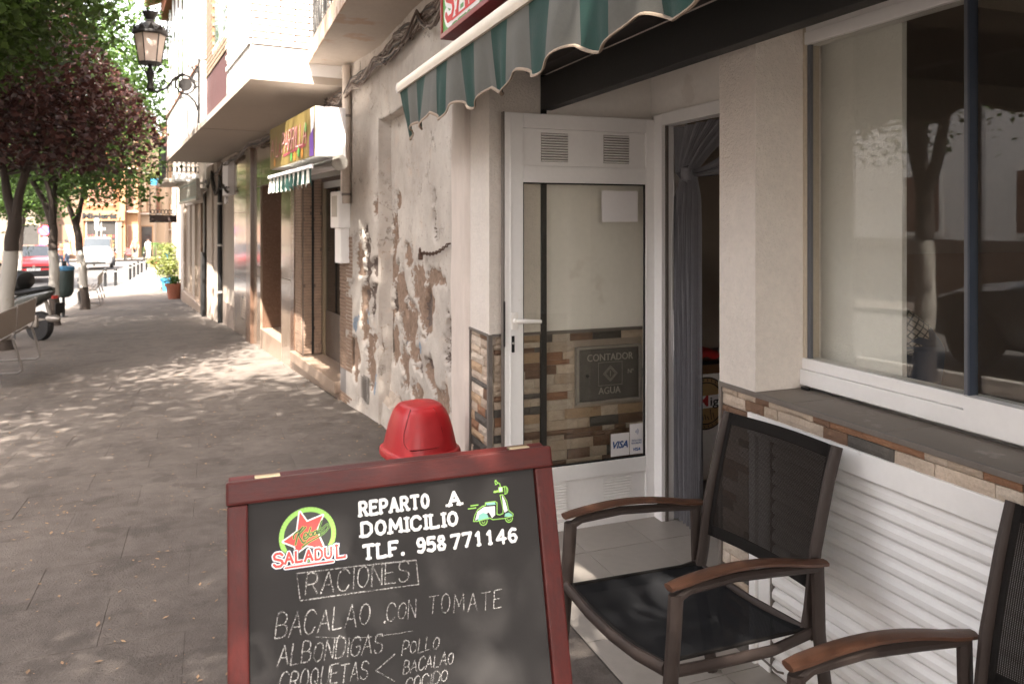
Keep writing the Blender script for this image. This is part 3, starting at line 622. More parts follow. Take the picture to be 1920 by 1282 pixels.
for i in range(len(edges)-1):
    ya, yb = edges[i], edges[i+1]
    def f(u, v, ya=ya, yb=yb):
        yy = ya+(yb-ya)*u; z1 = val_z(yy); return (val_x(yy, v)+.02*v*v*(1 if yy > 3.95 else .3), yy-(.02*v if yy > 4 else 0), 2.268+(z1-2.268)*v)
    g = MB(); g.grid(f, 8, 8); g.build('valance_stripe', M_ag if i % 2 == 0 else M_aw, aw, True, smooth=True)
hem = [(val_x(yy, 1)-.001+.02*(1 if yy > 3.95 else .3), yy-(.02 if yy > 4 else 0), val_z(yy)) for yy in [yend-j*.0183 for j in range(300)]]
MB().tube(hem, .0035, 6, ry=.0075).build('hem', M_hem, aw, True, smooth=True)
for i in range(len(edges)-1):
    ya, yb = edges[i], edges[i+1]
    MB().add([(.95, ya, 2.30), (.95, yb, 2.30), (1.29, yb, 2.44), (1.29, ya, 2.44)], [(0, 1, 2, 3)]).build('canopy_stripe', M_ag if i % 2 == 0 else M_aw, aw, True)
MB().tube([(1.27, -1.5, 2.46), (1.27, 4.12, 2.46)], .05, 12).build('roller_tube', M_paper, aw, True, smooth=True)
# ------------------------------------------------------------ restaurant sign above the awning
sg = thing('restaurant_sign', 'green box sign in a dark red frame lettered SALADUL above the awning', 'sign', (1.15, 2.7, 2.46))
M_sr = mat('sign_red', (.22, .018, .02), .35, .15, 6, .05); M_sg = mat('sign_green', (.09, .30, .07), .4, .15, 4, .03)
box('frame', M_sr, sg, 1.05, 1.30, 1.7, 3.71, 2.46, 2.485, b=.004); box('frame', M_sr, sg, 1.05, 1.30, 1.7, 3.71, 3.20, 3.225, b=.004); box('frame', M_sr, sg, 1.05, 1.3, 3.685, 3.71, 2.486, 3.199, b=.003); box('frame', M_sr, sg, 1.05, 1.3, 1.7, 1.725, 2.486, 3.199)
box('sign_face', M_sg, sg, 1.058, 1.29, 1.726, 3.684, 2.486, 3.199)
SG = Matrix.Translation((1.056, 3.62, 2.53)) @ Matrix.Rotation(R(-90), 4, 'Z')
for gr, m_, yy in ((.045, mat('print_white', (.75, .75, .72), .5, .02), 0), (0, M_red, -.002)):
    S = Strokes(SG, yy); S.text('SALADUL', 0, .0, .17, .032, width=1.25, slab=.13, grow=gr); S.path([(.1, -.035 + .02), (1.1, -.015)], .012+gr*.5) ; S.build('lettering', m_, sg, True)
# ------------------------------------------------------------ old plaster house wall with niche
ow = thing('plaster_house', 'old house wall of peeling cream plaster with blocked up doorway', 'building', (1.4, 5.3, 0))
M_pl = plastermat()
P2 = [(6.54, 1.17, .13, .34), (4.5, .85, .16, .3), (4.9, 1.6, .06, .2), (6.36, .93, .09, .2), (6.37, 1.18, .12, .16), (5.09, .98, .1, .16), (5.55, .10, .5, .10), (4.6, .16, .4, .12), (6.1, .9, .08, .1), (5.3, .55, .12, .06), (5.7, .98, .08, .12), (5.95, 1.2, .06, .1), (5.05, .62, .1, .08), (6.62, 1.45, .05, .1), (6.25, .5, .06, .12), (5.15, .93, .05, .16), (4.36, 1.9, .07, .7)]
P1 = [(6.30, 1.69, .13, .12), (6.10, 1.48, .15, .2), (6.2, 1.15, .2, .13), (5.32, 1.12, .2, .15), (5.1, .98, .2, .22), (5.64, .83, .28, .2), (5.9, 1.0, .2, .2), (5.45, .62, .16, .1), (6.6, .8, .1, .3), (5.75, .45, .15, .2), (5.35, .32, .2, .12), (6.12, .62, .16, .22), (5.95, 1.72, .12, .07), (5.0, .55, .16, .1), (6.75, 1.25, .1, .2), (6.9, .35, .12, .2), (4.7, .42, .2, .1), (5.6, 1.32, .14, .1), (4.9, 1.2, .25, .06), (6.45, .4, .12, .25)]
P3 = [(7.25, .69, .12, .16), (6.85, .66, .12, .12), (5.07, .77, .1, .08), (5.25, .68, .12, .05), (5.9, .84, .08, .06), (5.95, .66, .06, .12), (5.8, .40, .06, .06), (6.52, .76, .1, .1), (6.3, .22, .06, .15), (5.7, .62, .1, .06)]
def blob(L, y, z):
    m_ = 0
    for (a, c, e, f) in L:
        d = ((y-a)/e)**2+((z-c)/f)**2
        if d < 4: m_ = max(m_, 1.0-.42*d)
    return m_
def wallmesh(name, y0, y1, z0, z1, x, st=.0145, warp=.012, skew=0, parent=ow, z_top=None):
    ny = max(1, int((y1-y0)/st)); nz = max(1, int((z1-z0)/st)); A1 = []; A2 = []; A3 = []; vs = []
    for j in range(nz+1):
        for i in range(ny+1):
            y = y0+(y1-y0)*i/ny; z = z0+(z1-z0)*j/nz
            n1 = noise.fractal(Vector((y*1.3, z*1.3, 3.1)), 1, 2, 4); n2 = noise.fractal(Vector((y*9, z*9, 7.7)), 1, 2, 4)
            lo = max(0, 1-abs(z-.8)/1.2)*.22
            p1 = blob(P1, y, z)*.85+n2*.38+lo-.12; p2 = blob(P2, y, z)*.9+n2*.42-.12; p3 = blob(P3, y, z)*.8+n2*.4-.15
            A1.append(p1*.92); A2.append(p2*.98); A3.append(p3*.92)
            rec = .020*min(1, max(0, (p1-.45)*6))+.035*min(1, max(0, (p2-.42)*6))
            vs.append((x+warp*n1+.003*n2+rec-(skew*(y-y0)), y, z))
    g = MB(); g.v = vs; g.f = [(j*(ny+1)+i, j*(ny+1)+i+1, (j+1)*(ny+1)+i+1, (j+1)*(ny+1)+i) for j in range(nz) for i in range(ny)]
    o = g.build(name, M_pl, parent, True, smooth=False); o.data.shade_smooth()
    for nm, A in (('p1', A1), ('p2', A2), ('p3', A3)): at = o.data.attributes.new(nm, 'FLOAT', 'POINT'); at.data.foreach_set('value', A)
    return o
wallmesh('plaster_wall', 6.2, 7.16, -.15, 3.0, 1.25, skew=.12)
wallmesh('plaster_wall', 3.9, 6.2, 2.38, 3.0, 1.25)
wallmesh('plaster_wall', 4.14, 6.26, -.1, 2.4, 1.345)
# jambs and lintel of the niche, near column
def jamb(y, x0, x1, z0, z1, nrm):
    g = MB(); nz = 60
    g.grid(lambda u, v: (x0+(x1-x0)*u, y+.012*noise.noise(Vector((u*3, v*9, y))), z0+(z1-z0)*v), 5, nz); o = g.build('niche_jamb', M_pl, ow, True); o.data.shade_smooth()
jamb(6.2, 1.24, 1.36, -.1, 2.40, -1)
box('lintel', M_pl, ow, 1.262, 1.40, 4.2, 6.2, 2.375, 2.41)
g = MB()
def colf(u, v):
    z = -.1+3.1*v; a = u*1.0
    yy = 4.22+.025*noise.noise(Vector((0, z*2.1, 1))) if u > .93 else 3.902+(4.2-3.902)*u/.93
    return (1.25+.006*noise.noise(Vector((yy*5, z*3, 2)))+(.11*(u-.93)/.07 if u > .93 else 0)+(.05 if u == 0 else 0), yy if u else 3.899, z)
g.grid(colf, 16, 90); o = g.build('plaster_column', mat('smooth_plaster', (.60, .52, .46), .85, .1, 2, .35, 45, spot=(3, .6, .3), spotc=(.5, .42, .36), stretch=(1, 1, .35)), ow, True); o.data.shade_smooth()
box('wall_body', M_renderd, ow, 1.42, 2.3, 3.91, 4.75, 0, 2.9); box('wall_body', M_renderd, ow, 1.42, 8, 4.75, 7.0, 0, 6.5); box('wall_upper', M_renderd, ow, 1.29, 1.42, 3.91, 7.16, 2.98, 6.5)
# rubble ledge at the foot of the niche
g = MB(); g.grid(lambda u, v: (1.27+.1*u, 4.2+2.0*v, .10+.12*u+.04*noise.noise(Vector((u*5, v*14, 0)))), 6, 50); g.build('ledge', M_grout, ow, True); g = MB()
g.grid(lambda u, v: (1.262+.008*u+.01*noise.noise(Vector((u*5, v*24, 4))), 4.2+2.0*v, -.1+.21*u), 3, 50); g.build('ledge', M_pl, ow, True)
box('vent_grille', mat('vent_grey', (.22, .2, .18), .6), ow, 1.20, 1.215, 6.47, 6.80, .03, .25, M=Matrix.Identity(4))
for i in range(9): box('vent_bar', M_trim, ow, 1.192, 1.2, 6.49, 6.78, .05+i*.021, .06+i*.021)
# crack beside the column
g = MB(); g.tube([(1.335, 4.26, 2.38), (1.34, 4.25, 2.1), (1.335, 4.235, 1.9), (1.34, 4.24, 1.7), (1.335, 4.22, 1.5)], [.03, .035, .03, .022, .006], 6); g.build('crack', mat('crack_dark', (.05, .035, .025), .95, .3, 20, .5, 60), ow, True)
# downpipe and small conduit on the plaster wall
dp = thing('downpipe', 'dirty cream downpipe on the upper far corner of the peeling wall', 'pipe', (1.10, 6.98, 0))
MB().tube([(1.11, 6.98, 2.95), (1.11, 6.98, 2.5), (1.11, 6.98, 1.72)], .038, 10).build('pipe', mat('dirty_cream_pipe', (.46, .39, .33), .8, .15, 4, .3, 40), dp, True, smooth=True)
for z in (1.8, 2.5): MB().tube([(1.11, 6.98, z-.012), (1.11, 6.98, z+.012)], .042, 10).build('clamp', M_trim, dp, True)
MB().tube([(1.2, 6.74, 2.95), (1.2, 6.745, 2.2), (1.198, 6.74, 1.75)], .012, 6).build('pipe', M_black, dp, True)
# chain and padlock
ch = thing('chain', 'rusty chain with padlock hanging from the peeling plaster wall', 'chain', (1.31, 4.8, 1.4))
M_rust = mat('rusty_iron', (.09, .05, .035), .8, .4, 40, .4, 200, metal=.3)
for i in range(17):
    t = i/16; p = Vector((1.315, 4.46+.62*t, 1.425-.075*t-.03*math.sin(t*3.1))); a = R(90) if i % 2 else 0
    M = Matrix.Translation(p) @ Matrix.Rotation(R(-8), 4, 'X') @ Matrix.Rotation(a, 4, 'Y')
    MB().tube([(.011*math.cos(q), .024*math.sin(q), 0) for q in [k*6.2832/10 for k in range(11)]], .004, 5, M, cap=False).build('link', M_rust, ch, True)
MB().box(1.29, 1.318, 5.07, 5.11, 1.30, 1.345, b=.005).build('padlock', M_rust, ch, True); MB().tube([(1.30, 5.075, 1.345), (1.30, 5.075, 1.37), (1.30, 5.09, 1.38), (1.30, 5.105, 1.37), (1.30, 5.105, 1.345)], .005, 6).build('shackle', M_rust, ch, True)
# ------------------------------------------------------------ balcony slab above the plaster wall
bc = thing('balcony', 'concrete balcony with ornate iron railing above the peeling plaster wall', 'balcony', (1.05, 5.4, 2.97))
M_conc = mat('balcony_concrete', (.38, .32, .265), .85, .1, 3, .3, 60, spot=(2.2, .58, .8), spotc=(.33, .22, .15))
box('slab', M_conc, bc, .80, 1.29, 3.9, 7.14, 2.972, 3.10, b=.004); box('slab_edge', mat('stained_edge', (.36, .25, .18), .9, .25, 6, .5, 50, spot=(5, .5, .7), spotc=(.55, .46, .38)), bc, .79, .80, 3.9, 7.15, 2.968, 3.12)
box('top_rail', M_dark, bc, .82, .85, 3.95, 7.12, 3.98, 4.01)
for i in range(28):
    yy = 7.1-i*.112
    MB().tube([(.835, yy, 3.1), (.835, yy, 3.98)], .007, 5).build('baluster', M_dark, bc, True)
    if i % 3 == 1:
        for zz in (3.3, 3.55): MB().tube([(.835, yy+.06*math.cos(q)*.6, zz+.07*math.sin(q)) for q in [k*6.2832/12 for k in range(13)]], .007, 5, cap=False).build('scroll', M_dark, bc, True)
# ------------------------------------------------------------ cable bundles
M_cab = [mat('cable_black', (.025, .022, .02), .7), mat('cable_brown', (.09, .06, .045), .8), mat('cable_grey', (.22, .18, .15), .7)]
def cable(name, label, ctrl, n, spread, r=(.004, .009), seed=0, group='cable bundles under the eaves'):
    rnd = random.Random(seed); c = thing(name, label, 'cables', ctrl[0], 0, group)
    for k in range(n):
        P = []; a = rnd.uniform(0, 6.28); w = rnd.uniform(.2, 1)*spread
        for i in range(len(ctrl)-1):
            for j in range(7):
                t = j/7; p = Vector(ctrl[i]).lerp(Vector(ctrl[i+1]), t); q = i*7+j
                P.append(p+Vector((-abs(math.sin(a+q*.21))*w*.6-.01, math.cos(q*.4+a)*w*.3, math.cos(a+q*.3)*w-.06*math.sin(math.pi*t)*rnd.uniform(.3, 1)+rnd.uniform(-.3, .3)*w*.3)))
        P.append(Vector(ctrl[-1])); MB().tube(P, rnd.uniform(*r), 5).build('cable', M_cab[rnd.choice((0, 0, 1, 1, 2))], c, True)
    return c
cable('cable_bundle', 'thick tangle of black and brown cables under the balcony on the plaster wall', [(1.22, 3.9, 2.86), (1.23, 4.6, 2.84), (1.22, 5.4, 2.84), (1.2, 6.1, 2.80), (1.15, 6.8, 2.76), (1.06, 7.25, 2.68), (1.02, 7.6, 2.72)], 22, .055, seed=1)
cable('cable_bundle', 'loose cables sagging from the bundle above the old niche', [(1.2, 3.8, 2.94), (1.2, 4.3, 2.70), (1.2, 4.7, 2.86), (1.2, 5.4, 2.72), (1.2, 5.9, 2.84)], 4, .03, seed=2)
# ============================================================ A-BOARD (menu board)
TILT = math.atan(.25)
ab = thing('menu_board', 'folding chalkboard menu sign in a dark red wooden frame on the pavement', 'sign', (.022, 1.25, 0), 0, None, -TILT)
M_mah = mat('red_varnished_wood', (.045, .0045, .0035), .5, .3, 4, .12, 50, col2=(.085, .009, .006), spot=(7, .66, .4), spotc=(.12, .035, .026), stretch=(1, 4, 4), spec=.3, coat=.03)
M_mahv = mat('red_varnished_wood_upright', (.045, .0045, .0035), .5, .3, 4, .12, 50, col2=(.085, .009, .006), spot=(7, .66, .4), spotc=(.12, .035, .026), stretch=(4, 4, 1), spec=.3, coat=.03)
M_slate = mat('blackboard', (.030, .0275, .0265), .75, .12, 3, .04, 200, spot=(2.5, .56, .35), spotc=(.05, .046, .044), spec=.25)
H_ = 1.1132; Wd = .645
box('top_rail', M_mah, ab, -.001, Wd+.001, -.022, .0, H_-.042, H_, world=False, b=.005)
box('side_rail', M_mahv, ab, .001, .037, -.020, -.001, 0, H_-.0425, world=False, b=.004); box('side_rail', M_mahv, ab, Wd-.040, Wd-.0, -.020, -.001, 0, H_-.0425, world=False, b=.004)
box('bottom_rail', M_mah, ab, .038, Wd-.041, -.020, -.001, .12, .16, world=False, b=.004)
box('blackboard_panel', M_slate, ab, .0375, Wd-.0405, -.009, -.004, .16, H_-.0425, world=False)
RM = Matrix.Translation((0, .005, H_-.002)) @ Matrix.Rotation(2*TILT, 4, 'X')
box('rear_rail', M_mah, ab, .004, Wd-.004, 0, .02, -.042, 0, world=False, b=.004, M=RM); box('rear_rail', M_mah, ab, .04, Wd-.04, 0, .018, -1.0, -.96, world=False, M=RM)
for x in (.004, Wd-.042): box('rear_leg', M_mahv, ab, x, x+.038, 0, .02, -1.113, -.043, world=False, b=.004, M=RM)
box('rear_panel', M_slate, ab, .042, Wd-.042, .006, .012, -.96, -.042, world=False, M=RM)
M_brass = mat('brass', (.36, .29, .19), .4, .15, 20, .05, 90, metal=.9)
for x in (.05, .555):
    MB().box(x, x+.045, -.012, .003, H_+.0003, H_+.003).tube([(x, .002, H_+.003), (x+.045, .002, H_+.003)], .003, 8).build('hinge', M_brass, ab)
M_w = mat('print_white_bright', (.86, .86, .84), .5, .01, 3, 0); M_gr = mat('print_lime', (.30, .60, .10), .5, .03, 3, 0); M_aq = mat('print_aqua', (.24, .56, .47), .5, .03, 3, 0); M_rd = mat('print_coral', (.62, .060, .05), .5, .03, 3, 0)
AT = Matrix.Translation((0, -.0095, H_))
S = Strokes(AT)
S.text('REPARTO', .241, -.0895, .024, .0058, width=.137, slab=.23, sp=.26, rise=-.006); S.text('A', .418, -.093, .024, .0058, width=.026, slab=.24)
S.text('DOMICILIO', .243, -.127, .024, .0058, width=.192, slab=.22, sp=.24, rise=-.02)
S.text('TLF.', .245, -.168, .024, .0058, width=.078, slab=.23, sp=.24, rise=-.02); S.text('958', .349, -.171, .024, .0058, width=.056, slab=.1, rise=-.02); S.text('77', .418, -.1735, .024, .0058, width=.042, slab=.12)
S.text('1', .468, -.175, .024, .0058, slab=.2); S.text('1', .492, -.176, .024, .0058, slab=.2); S.text('46', .513, -.178, .024, .0058, width=.043, slab=.1)
S.build('lettering', M_w, ab)
# round logo
S = Strokes(AT, -.0001); RC = (.1425, -.111)
S.path([(RC[0]+.0475*math.cos(t*6.2832/48), RC[1]+.0455*math.sin(t*6.2832/48)) for t in range(49)], .0085, False); S.build('logo_ring', M_gr, ab)
S = Strokes(AT, -.00005); S.dot(RC, .044, 40, .96); S.build('logo_disc', mat('print_dark', (.02, .022, .015), .5, .02, 3, 0), ab)
STAR = [(.129, -.068), (.1415, -.087), (.171, -.079), (.158, -.104), (.172, -.139), (.14, -.128), (.121, -.139), (.119, -.127), (.098, -.116), (.1235, -.102)]
def tri_fill(S, pts, c):
    for i in range(len(pts)): S.quad([c, pts[i], pts[(i+1) % len(pts)]])
S = Strokes(AT, -.0003); S.path(STAR+[STAR[0]], .005); S.build('logo_star_outline', M_w, ab)
S = Strokes(AT, -.0006); tri_fill(S, STAR, (.14, -.108)); S.build('logo_star', M_rd, ab)
K = [[(.134, -.095), (.125, -.107), (.120, -.124)], [(.117, -.113), (.118, -.106), (.128, -.100), (.134, -.095)], [(.139, -.096), (.126, -.108)], [(.126, -.108), (.129, -.115), (.134, -.123), (.138, -.121)],
 [(.136, -.114), (.142, -.111), (.140, -.106), (.136, -.108), (.135, -.116), (.140, -.117), (.145, -.112)], [(.148, -.098), (.144, -.109), (.148, -.114), (.152, -.108), (.147, -.107)],
 [(.158, -.105), (.154, -.106), (.153, -.112), (.157, -.111), (.159, -.104), (.160, -.111), (.162, -.109)], [(.168, -.089), (.162, -.106), (.167, -.108), (.171, -.103), (.166, -.102)],
 [(.171, -.101), (.179, -.096), (.180, -.103), (.166, -.114), (.146, -.122), (.132, -.130)]]
for gr, m_, yy in ((.0014, M_gr, -.0009), (0, MATS['print_dark'], -.0012)):
    S = Strokes(AT, yy)
    for l_ in K: S.path(S.smooth(l_, 4), .0019+gr)
    S.build('lettering', m_, ab)
for gr, m_, yy in ((.0062, mat('print_navy', (.02, .03, .07), .5, .02, 3, 0), -.0004), (.0034, M_w, -.0015), (0, M_rd, -.0019)):
    S = Strokes(AT, yy); S.text('S', .081, -.157, .022, .0048, width=.017, slab=.1, grow=gr); S.text('ALADU', .101, -.154, .018, .0043, width=.084, slab=.13, sp=.26, grow=gr, rise=-.02); S.text('L', .194, -.158, .023, .0046, width=.017, slab=.14, grow=gr); S.path([(.101, -.1615), (.187, -.1625)], .0035+gr); S.build('lettering', m_, ab)
# delivery scooter pictogram
body = [(.466, -.129), (.470, -.118), (.477, -.108), (.487, -.103), (.494, -.102), (.494, -.097), (.515, -.097), (.519, -.100), (.517, -.122), (.523, -.124), (.530, -.122), (.531, -.114), (.527, -.086), (.533, -.086), (.540, -.099), (.543, -.118), (.552, -.126), (.551, -.130), (.533, -.132), (.507, -.131), (.501, -.127), (.476, -.130), (.466, -.129)]
S = Strokes(AT, -.0001)
for p in ([(.470, -.128), (.476, -.112), (.490, -.105), (.500, -.116)], [(.490, -.105), (.514, -.106), (.513, -.123), (.506, -.128), (.500, -.116)], [(.531, -.086), (.537, -.099), (.541, -.118), (.534, -.121), (.532, -.114)], [(.525, -.071), (.533, -.071), (.533, -.08), (.525, -.08)]): S.quad(p)
S.build('pictogram_fill', M_w, ab)
S = Strokes(AT, -.0003)
for p in ([(.495, -.098), (.514, -.098), (.516, -.103), (.497, -.102)], [(.475, -.129), (.479, -.118), (.488, -.115), (.496, -.119), (.500, -.129)], [(.533, -.129), (.535, -.123), (.543, -.122), (.550, -.127), (.549, -.131)]): S.quad(p)
S.build('pictogram_fill', M_aq, ab)
S = Strokes(AT, -.0006); S.path(body, .0018)
for c_, r_ in (((.487, -.131), .008), ((.542, -.133), .0075)): S.path([(c_[0]+r_*math.cos(-t*3.1416/12), c_[1]+r_*math.sin(-t*3.1416/12)) for t in range(13)], .002); S.path([(c_[0]+.003*math.cos(-t*.4), c_[1]+.003*math.sin(-t*.4)-.001) for t in range(9)], .0015)
S.path([(.538+.0065*math.cos(t*.35-1.8), -.078+.0075*math.sin(t*.35-1.8)) for t in range(12)], .0018); S.path([(.538, -.071), (.538, -.085)], .0018); S.path([(.542, -.073), (.542, -.083)], .0015)
S.path([(.525, -.071), (.533, -.071), (.533, -.08), (.525, -.08), (.525, -.071)], .0015); S.path([(.524, -.078), (.515, -.0785)], .004); S.path([(.529, -.070), (.528, -.064), (.523, -.061)], .0016); S.path([(.522, -.060), (.520, -.056), (.518, -.058), (.519, -.065), (.522, -.064), (.523, -.061)], .0015)
S.path([(.463, -.099), (.478, -.099)], .0022); S.path([(.457, -.104), (.473, -.104)], .0022)
S.build('pictogram_outline', M_gr, ab)
# chalk writing
M_ch = chalkmat(); random.seed(11)
S = Strokes(AT, -.0002)
S.path([(.122, -.174), (.235, -.178), (.345, -.184), (.347, -.228), (.237, -.224), (.126, -.221), (.121, -.174)], .0019, jit=.3)
S.text('RACIONES', .136, -.2135, .036, .0021, width=.192, slant=.1, jit=.05, rise=-.028)
S.text('BACALAO', .081, -.2765, .037, .0020, width=.168, slant=.15, jit=.06, rise=-.03, sp=.2)
S.text('CON', .282, -.283, .029, .0016, width=.055, slant=.15, jit=.07); S.text('TOMATE', .362, -.284, .031, .0016, width=.148, slant=.12, jit=.06, rise=-.09, sp=.34)
S.text('ALBONDIGAS', .084, -.3215, .032, .0019, width=.186, slant=.16, jit=.06, rise=-.06)
S.text('CROQUETAS', .086, -.362, .029, .0019, width=.155, slant=.18, jit=.06, rise=-.06)
S.path([(.294, -.340), (.258, -.361), (.292, -.386)], .0019, jit=.3)
S.text('POLLO', .307, -.345, .021, .0018, width=.071, slant=.2, jit=.07); S.text('BACALAO', .308, -.376, .020, .0018, width=.096, slant=.2, jit=.07); S.text('COCIDO', .31, -.4035, .019, .0018, width=.08, slant=.2, jit=.07)
S.path(S.smooth([(.152, -.285), (.22, -.299), (.29, -.305), (.33, -.306)], 5), .0008)
S.text('.', .2755, -.283, .03, .002)
S.build('chalk_writing', M_ch, ab)
# ============================================================ RED BIN
M_rp = mat('red_plastic', (.33, .009, .012), .42, .1, 5, .06, 120, spec=.5, spot=(6, .66, .25), spotc=(.4, .1, .08))
bn = thing('waste_bin', 'bright red plastic bin with swing lid standing by the peeling wall', 'bin', (.955, 3.74, 0), R(8))
def rsq(r, k, n=28):  # superellipse ring
    out = []
    for i in range(n):
        t = 6.28318*i/n; c, s_ = math.cos(t), math.sin(t); q = (abs(c)**k+abs(s_)**k)**(-1/k); out.append((r*c*q, r*s_*q))
    return out
def loft(rings, mb):
    vs = [(p[0], p[1], z) for (z, pts) in rings for p in pts]; n = len(rings[0][1])
    fs = [(i*n+k, i*n+(k+1) % n, (i+1)*n+(k+1) % n, (i+1)*n+k) for i in range(len(rings)-1) for k in range(n)]+[tuple(range(n-1, -1, -1)), tuple(range((len(rings)-1)*n, len(rings)*n))]
    return mb.add(vs, fs)
g = MB(); loft([(0, rsq(.125, 2.6)), (.01, rsq(.132, 2.6)), (.40, rsq(.162, 2.6)), (.415, rsq(.17, 2.6)), (.425, rsq(.17, 2.6))], g); g.build('body', M_rp, bn, smooth=True)
def lidr(z):
    T_ = [(.408, .176), (.415, .186), (.435, .187), (.447, .183), (.452, .169), (.50, .159), (.555, .147), (.60, .133), (.63, .120), (.645, .108), (.658, .097), (.664, .07)]
    for (a, b_), (c, d) in zip(T_, T_[1:]):
        if z <= c: return b_+(d-b_)*(z-a)/(c-a)
    return .06
g = MB(); loft([(z, rsq(lidr(z), 3.0)) for z in (.408, .415, .435, .448, .452, .48, .51, .54, .57, .6, .625, .635, .645, .652, .658, .663)], g); g.build('lid', M_rp, bn, smooth=True)
def flap(u, v):
    z = .475+.178*v; w = (.66-.12*v)*(1-(max(0, .42-v)/.42)**2.6*.42); a = -math.pi/2-R(14)+(u-.5)*2*w
    c, s_ = math.cos(a), math.sin(a); q = (abs(c)**3.0+abs(s_)**3.0)**(-1/3.0); e = .012 if 0 < u < 1 and 0 < v < 1 else -.003; r_ = (lidr(min(z, .655)))*q+e
    return (r_*c, r_*s_, z if v < 1 else z+.0)
g = MB(); g.grid(flap, 22, 22); g.build('flap', M_rp, bn, smooth=True)
g = MB(); pts = [flap(u, v) for u, v in [(0, v/20) for v in range(20, -1, -1)]+[(u/16, 0) for u in range(1, 17)]+[(1, v/20) for v in range(1, 21)]]
g.tube(pts, .0032, 5); g.build('flap_gap_shade', mat('red_gap_shade', (.07, .003, .004), .7), bn)  # dark red tube round the flap, shade of the gap put into colour
# ============================================================ ARMCHAIRS
M_brn = mat('brown_metal_paint', (.038, .027, .023), .5, .08, 6, .06, 120, spot=(30, .72, .3), spotc=(.12, .10, .09), spec=.3); M_arm = mat('teak_arm', (.048, .020, .011), .45, .3, 6, .15, 40, col2=(.10, .041, .021), stretch=(3, 14, 14), coat=.15)
M_mesh = meshmat('woven_mesh', (.017, .013, .011), .34, 28, .8); M_mesh.node_tree.nodes['Principled BSDF'].inputs['Specular IOR Level'].default_value = .15; M_meshs = meshmat('woven_mesh_seat', (.013, .013, .014), .12, 28, .9); M_meshs.node_tree.nodes['Principled BSDF'].inputs['Specular IOR Level'].default_value = .1; M_hemb = mat('mesh_hem', (.012, .010, .009), .85, .2, 30, .5, 300, spec=.2)
def chair(name, label, loc, rz):
    c = thing(name, label, 'chair', loc, rz, 'brown terrace armchairs')
    for s in (1, -1):
        y = s*.262
        # side frame: front leg up to the arm, arm support, back post
        leg = MB().tube([(.285, y, 0), (.268, y, .25), (.245, y, .52), (.238, y, .618)], .015, 8, ry=.022); leg.build('leg', M_brn, c, smooth=True)
        MB().tube([(.238, y, .606), (.20, y, .622), (.05, y, .624), (-.10, y, .608), (-.262, y, .588)], .014, 8, ry=.013).build('arm_support', M_brn, c, smooth=True)
        MB().tube([(-.33, y, 0), (-.285, y, .25), (-.262, y, .40), (-.256, y, .588)], .014, 8, ry=.022).build('leg', M_brn, c, smooth=True)
        def af(u, v, y=y):
            x = .262-.545*u; z = .640+.018*math.sin(min(1, u*1.15)*3.0)-.045*u*u; return x, z
        P = [af(i/14, 0) for i in range(15)]
        b_ = MB(); b_.tube([(p[0], y, p[1]) for p in P], [.018]+[.023]*13+[.019], 8, ry=.0095); b_.build('armrest', M_arm, c, smooth=True)
        MB().tube([(-.245, s*.228, .385), (-.262, s*.228, .46), (-.285, s*.228, .62), (-.335, s*.228, .80), (-.372, s*.228, .905)], .0125, 8, ry=.022).build('back_post', M_brn, c, smooth=True)
        MB().tube([(.255, s*.245, .415), (.1, s*.245, .40), (-.1, s*.245, .385), (-.255, s*.245, .40)], .010, 8, ry=.016).build('seat_rail', M_brn, c, smooth=True)
    MB().tube([(.262, -.25, .428), (.262, -.12, .405), (.262, 0, .398), (.262, .12, .405), (.262, .25, .428)], .012, 8, ry=.018).build('seat_rail', M_brn, c, smooth=True)
    MB().tube([(-.25, -.25, .395), (-.25, 0, .385), (-.25, .25, .395)], .011, 8, ry=.016).build('seat_rail', M_brn, c, smooth=True)
    def sf(u, v):
        x = .252-.50*u; y = (v-.5)*.466; sag = math.sin(math.pi*v)*(.022+.018*math.sin(math.pi*min(1, u*1.1)))
        return (x, y, .436-.03*u-sag+.008*(1-u)*0)
    g = MB(); g.grid(sf, 12, 12, uv=True); g.build('seat_fabric', M_meshs, c, smooth=True)
    for s in (0, 1): MB().tube([sf(u/12, s) for u in range(13)], .006, 6).build('seam', M_hemb, c)
    MB().tube([sf(0, v/12) for v in range(13)], .006, 6).build('seam', M_hemb, c)
    def bf(u, v):
        z = .505+.40*v; k = (z-.46)/.445; x = -.266-.10*k**1.35-.022*math.sin(math.pi*u); return (x, (u-.5)*.46, z)
    g = MB(); g.grid(lambda u, v: bf(.06+.88*u, .09+.82*v), 12, 12, uv=True); g.build('back_fabric', M_mesh, c, smooth=True)
    for q in ((0, .06, 0, 1), (.94, 1, 0, 1), (.06, .94, .91, 1.0), (.06, .94, 0, .09)):
        g = MB(); g.grid(lambda u, v: bf(q[0]+(q[1]-q[0])*u, q[2]+(q[3]-q[2])*v), 10, 10); o = g.build('fabric_hem', M_hemb, c, smooth=True)
        sd = o.modifiers.new('thickness', 'SOLIDIFY'); sd.thickness = .006; sd.offset = 0
    return c
chair('armchair', 'brown mesh armchair with wooden arms standing beside the menu board', (1.305, 1.955, 0), R(180+5))
chair('armchair', 'brown mesh armchair cut off by the right edge in front of the shutter', (1.375, 1.03, 0), R(180+1))
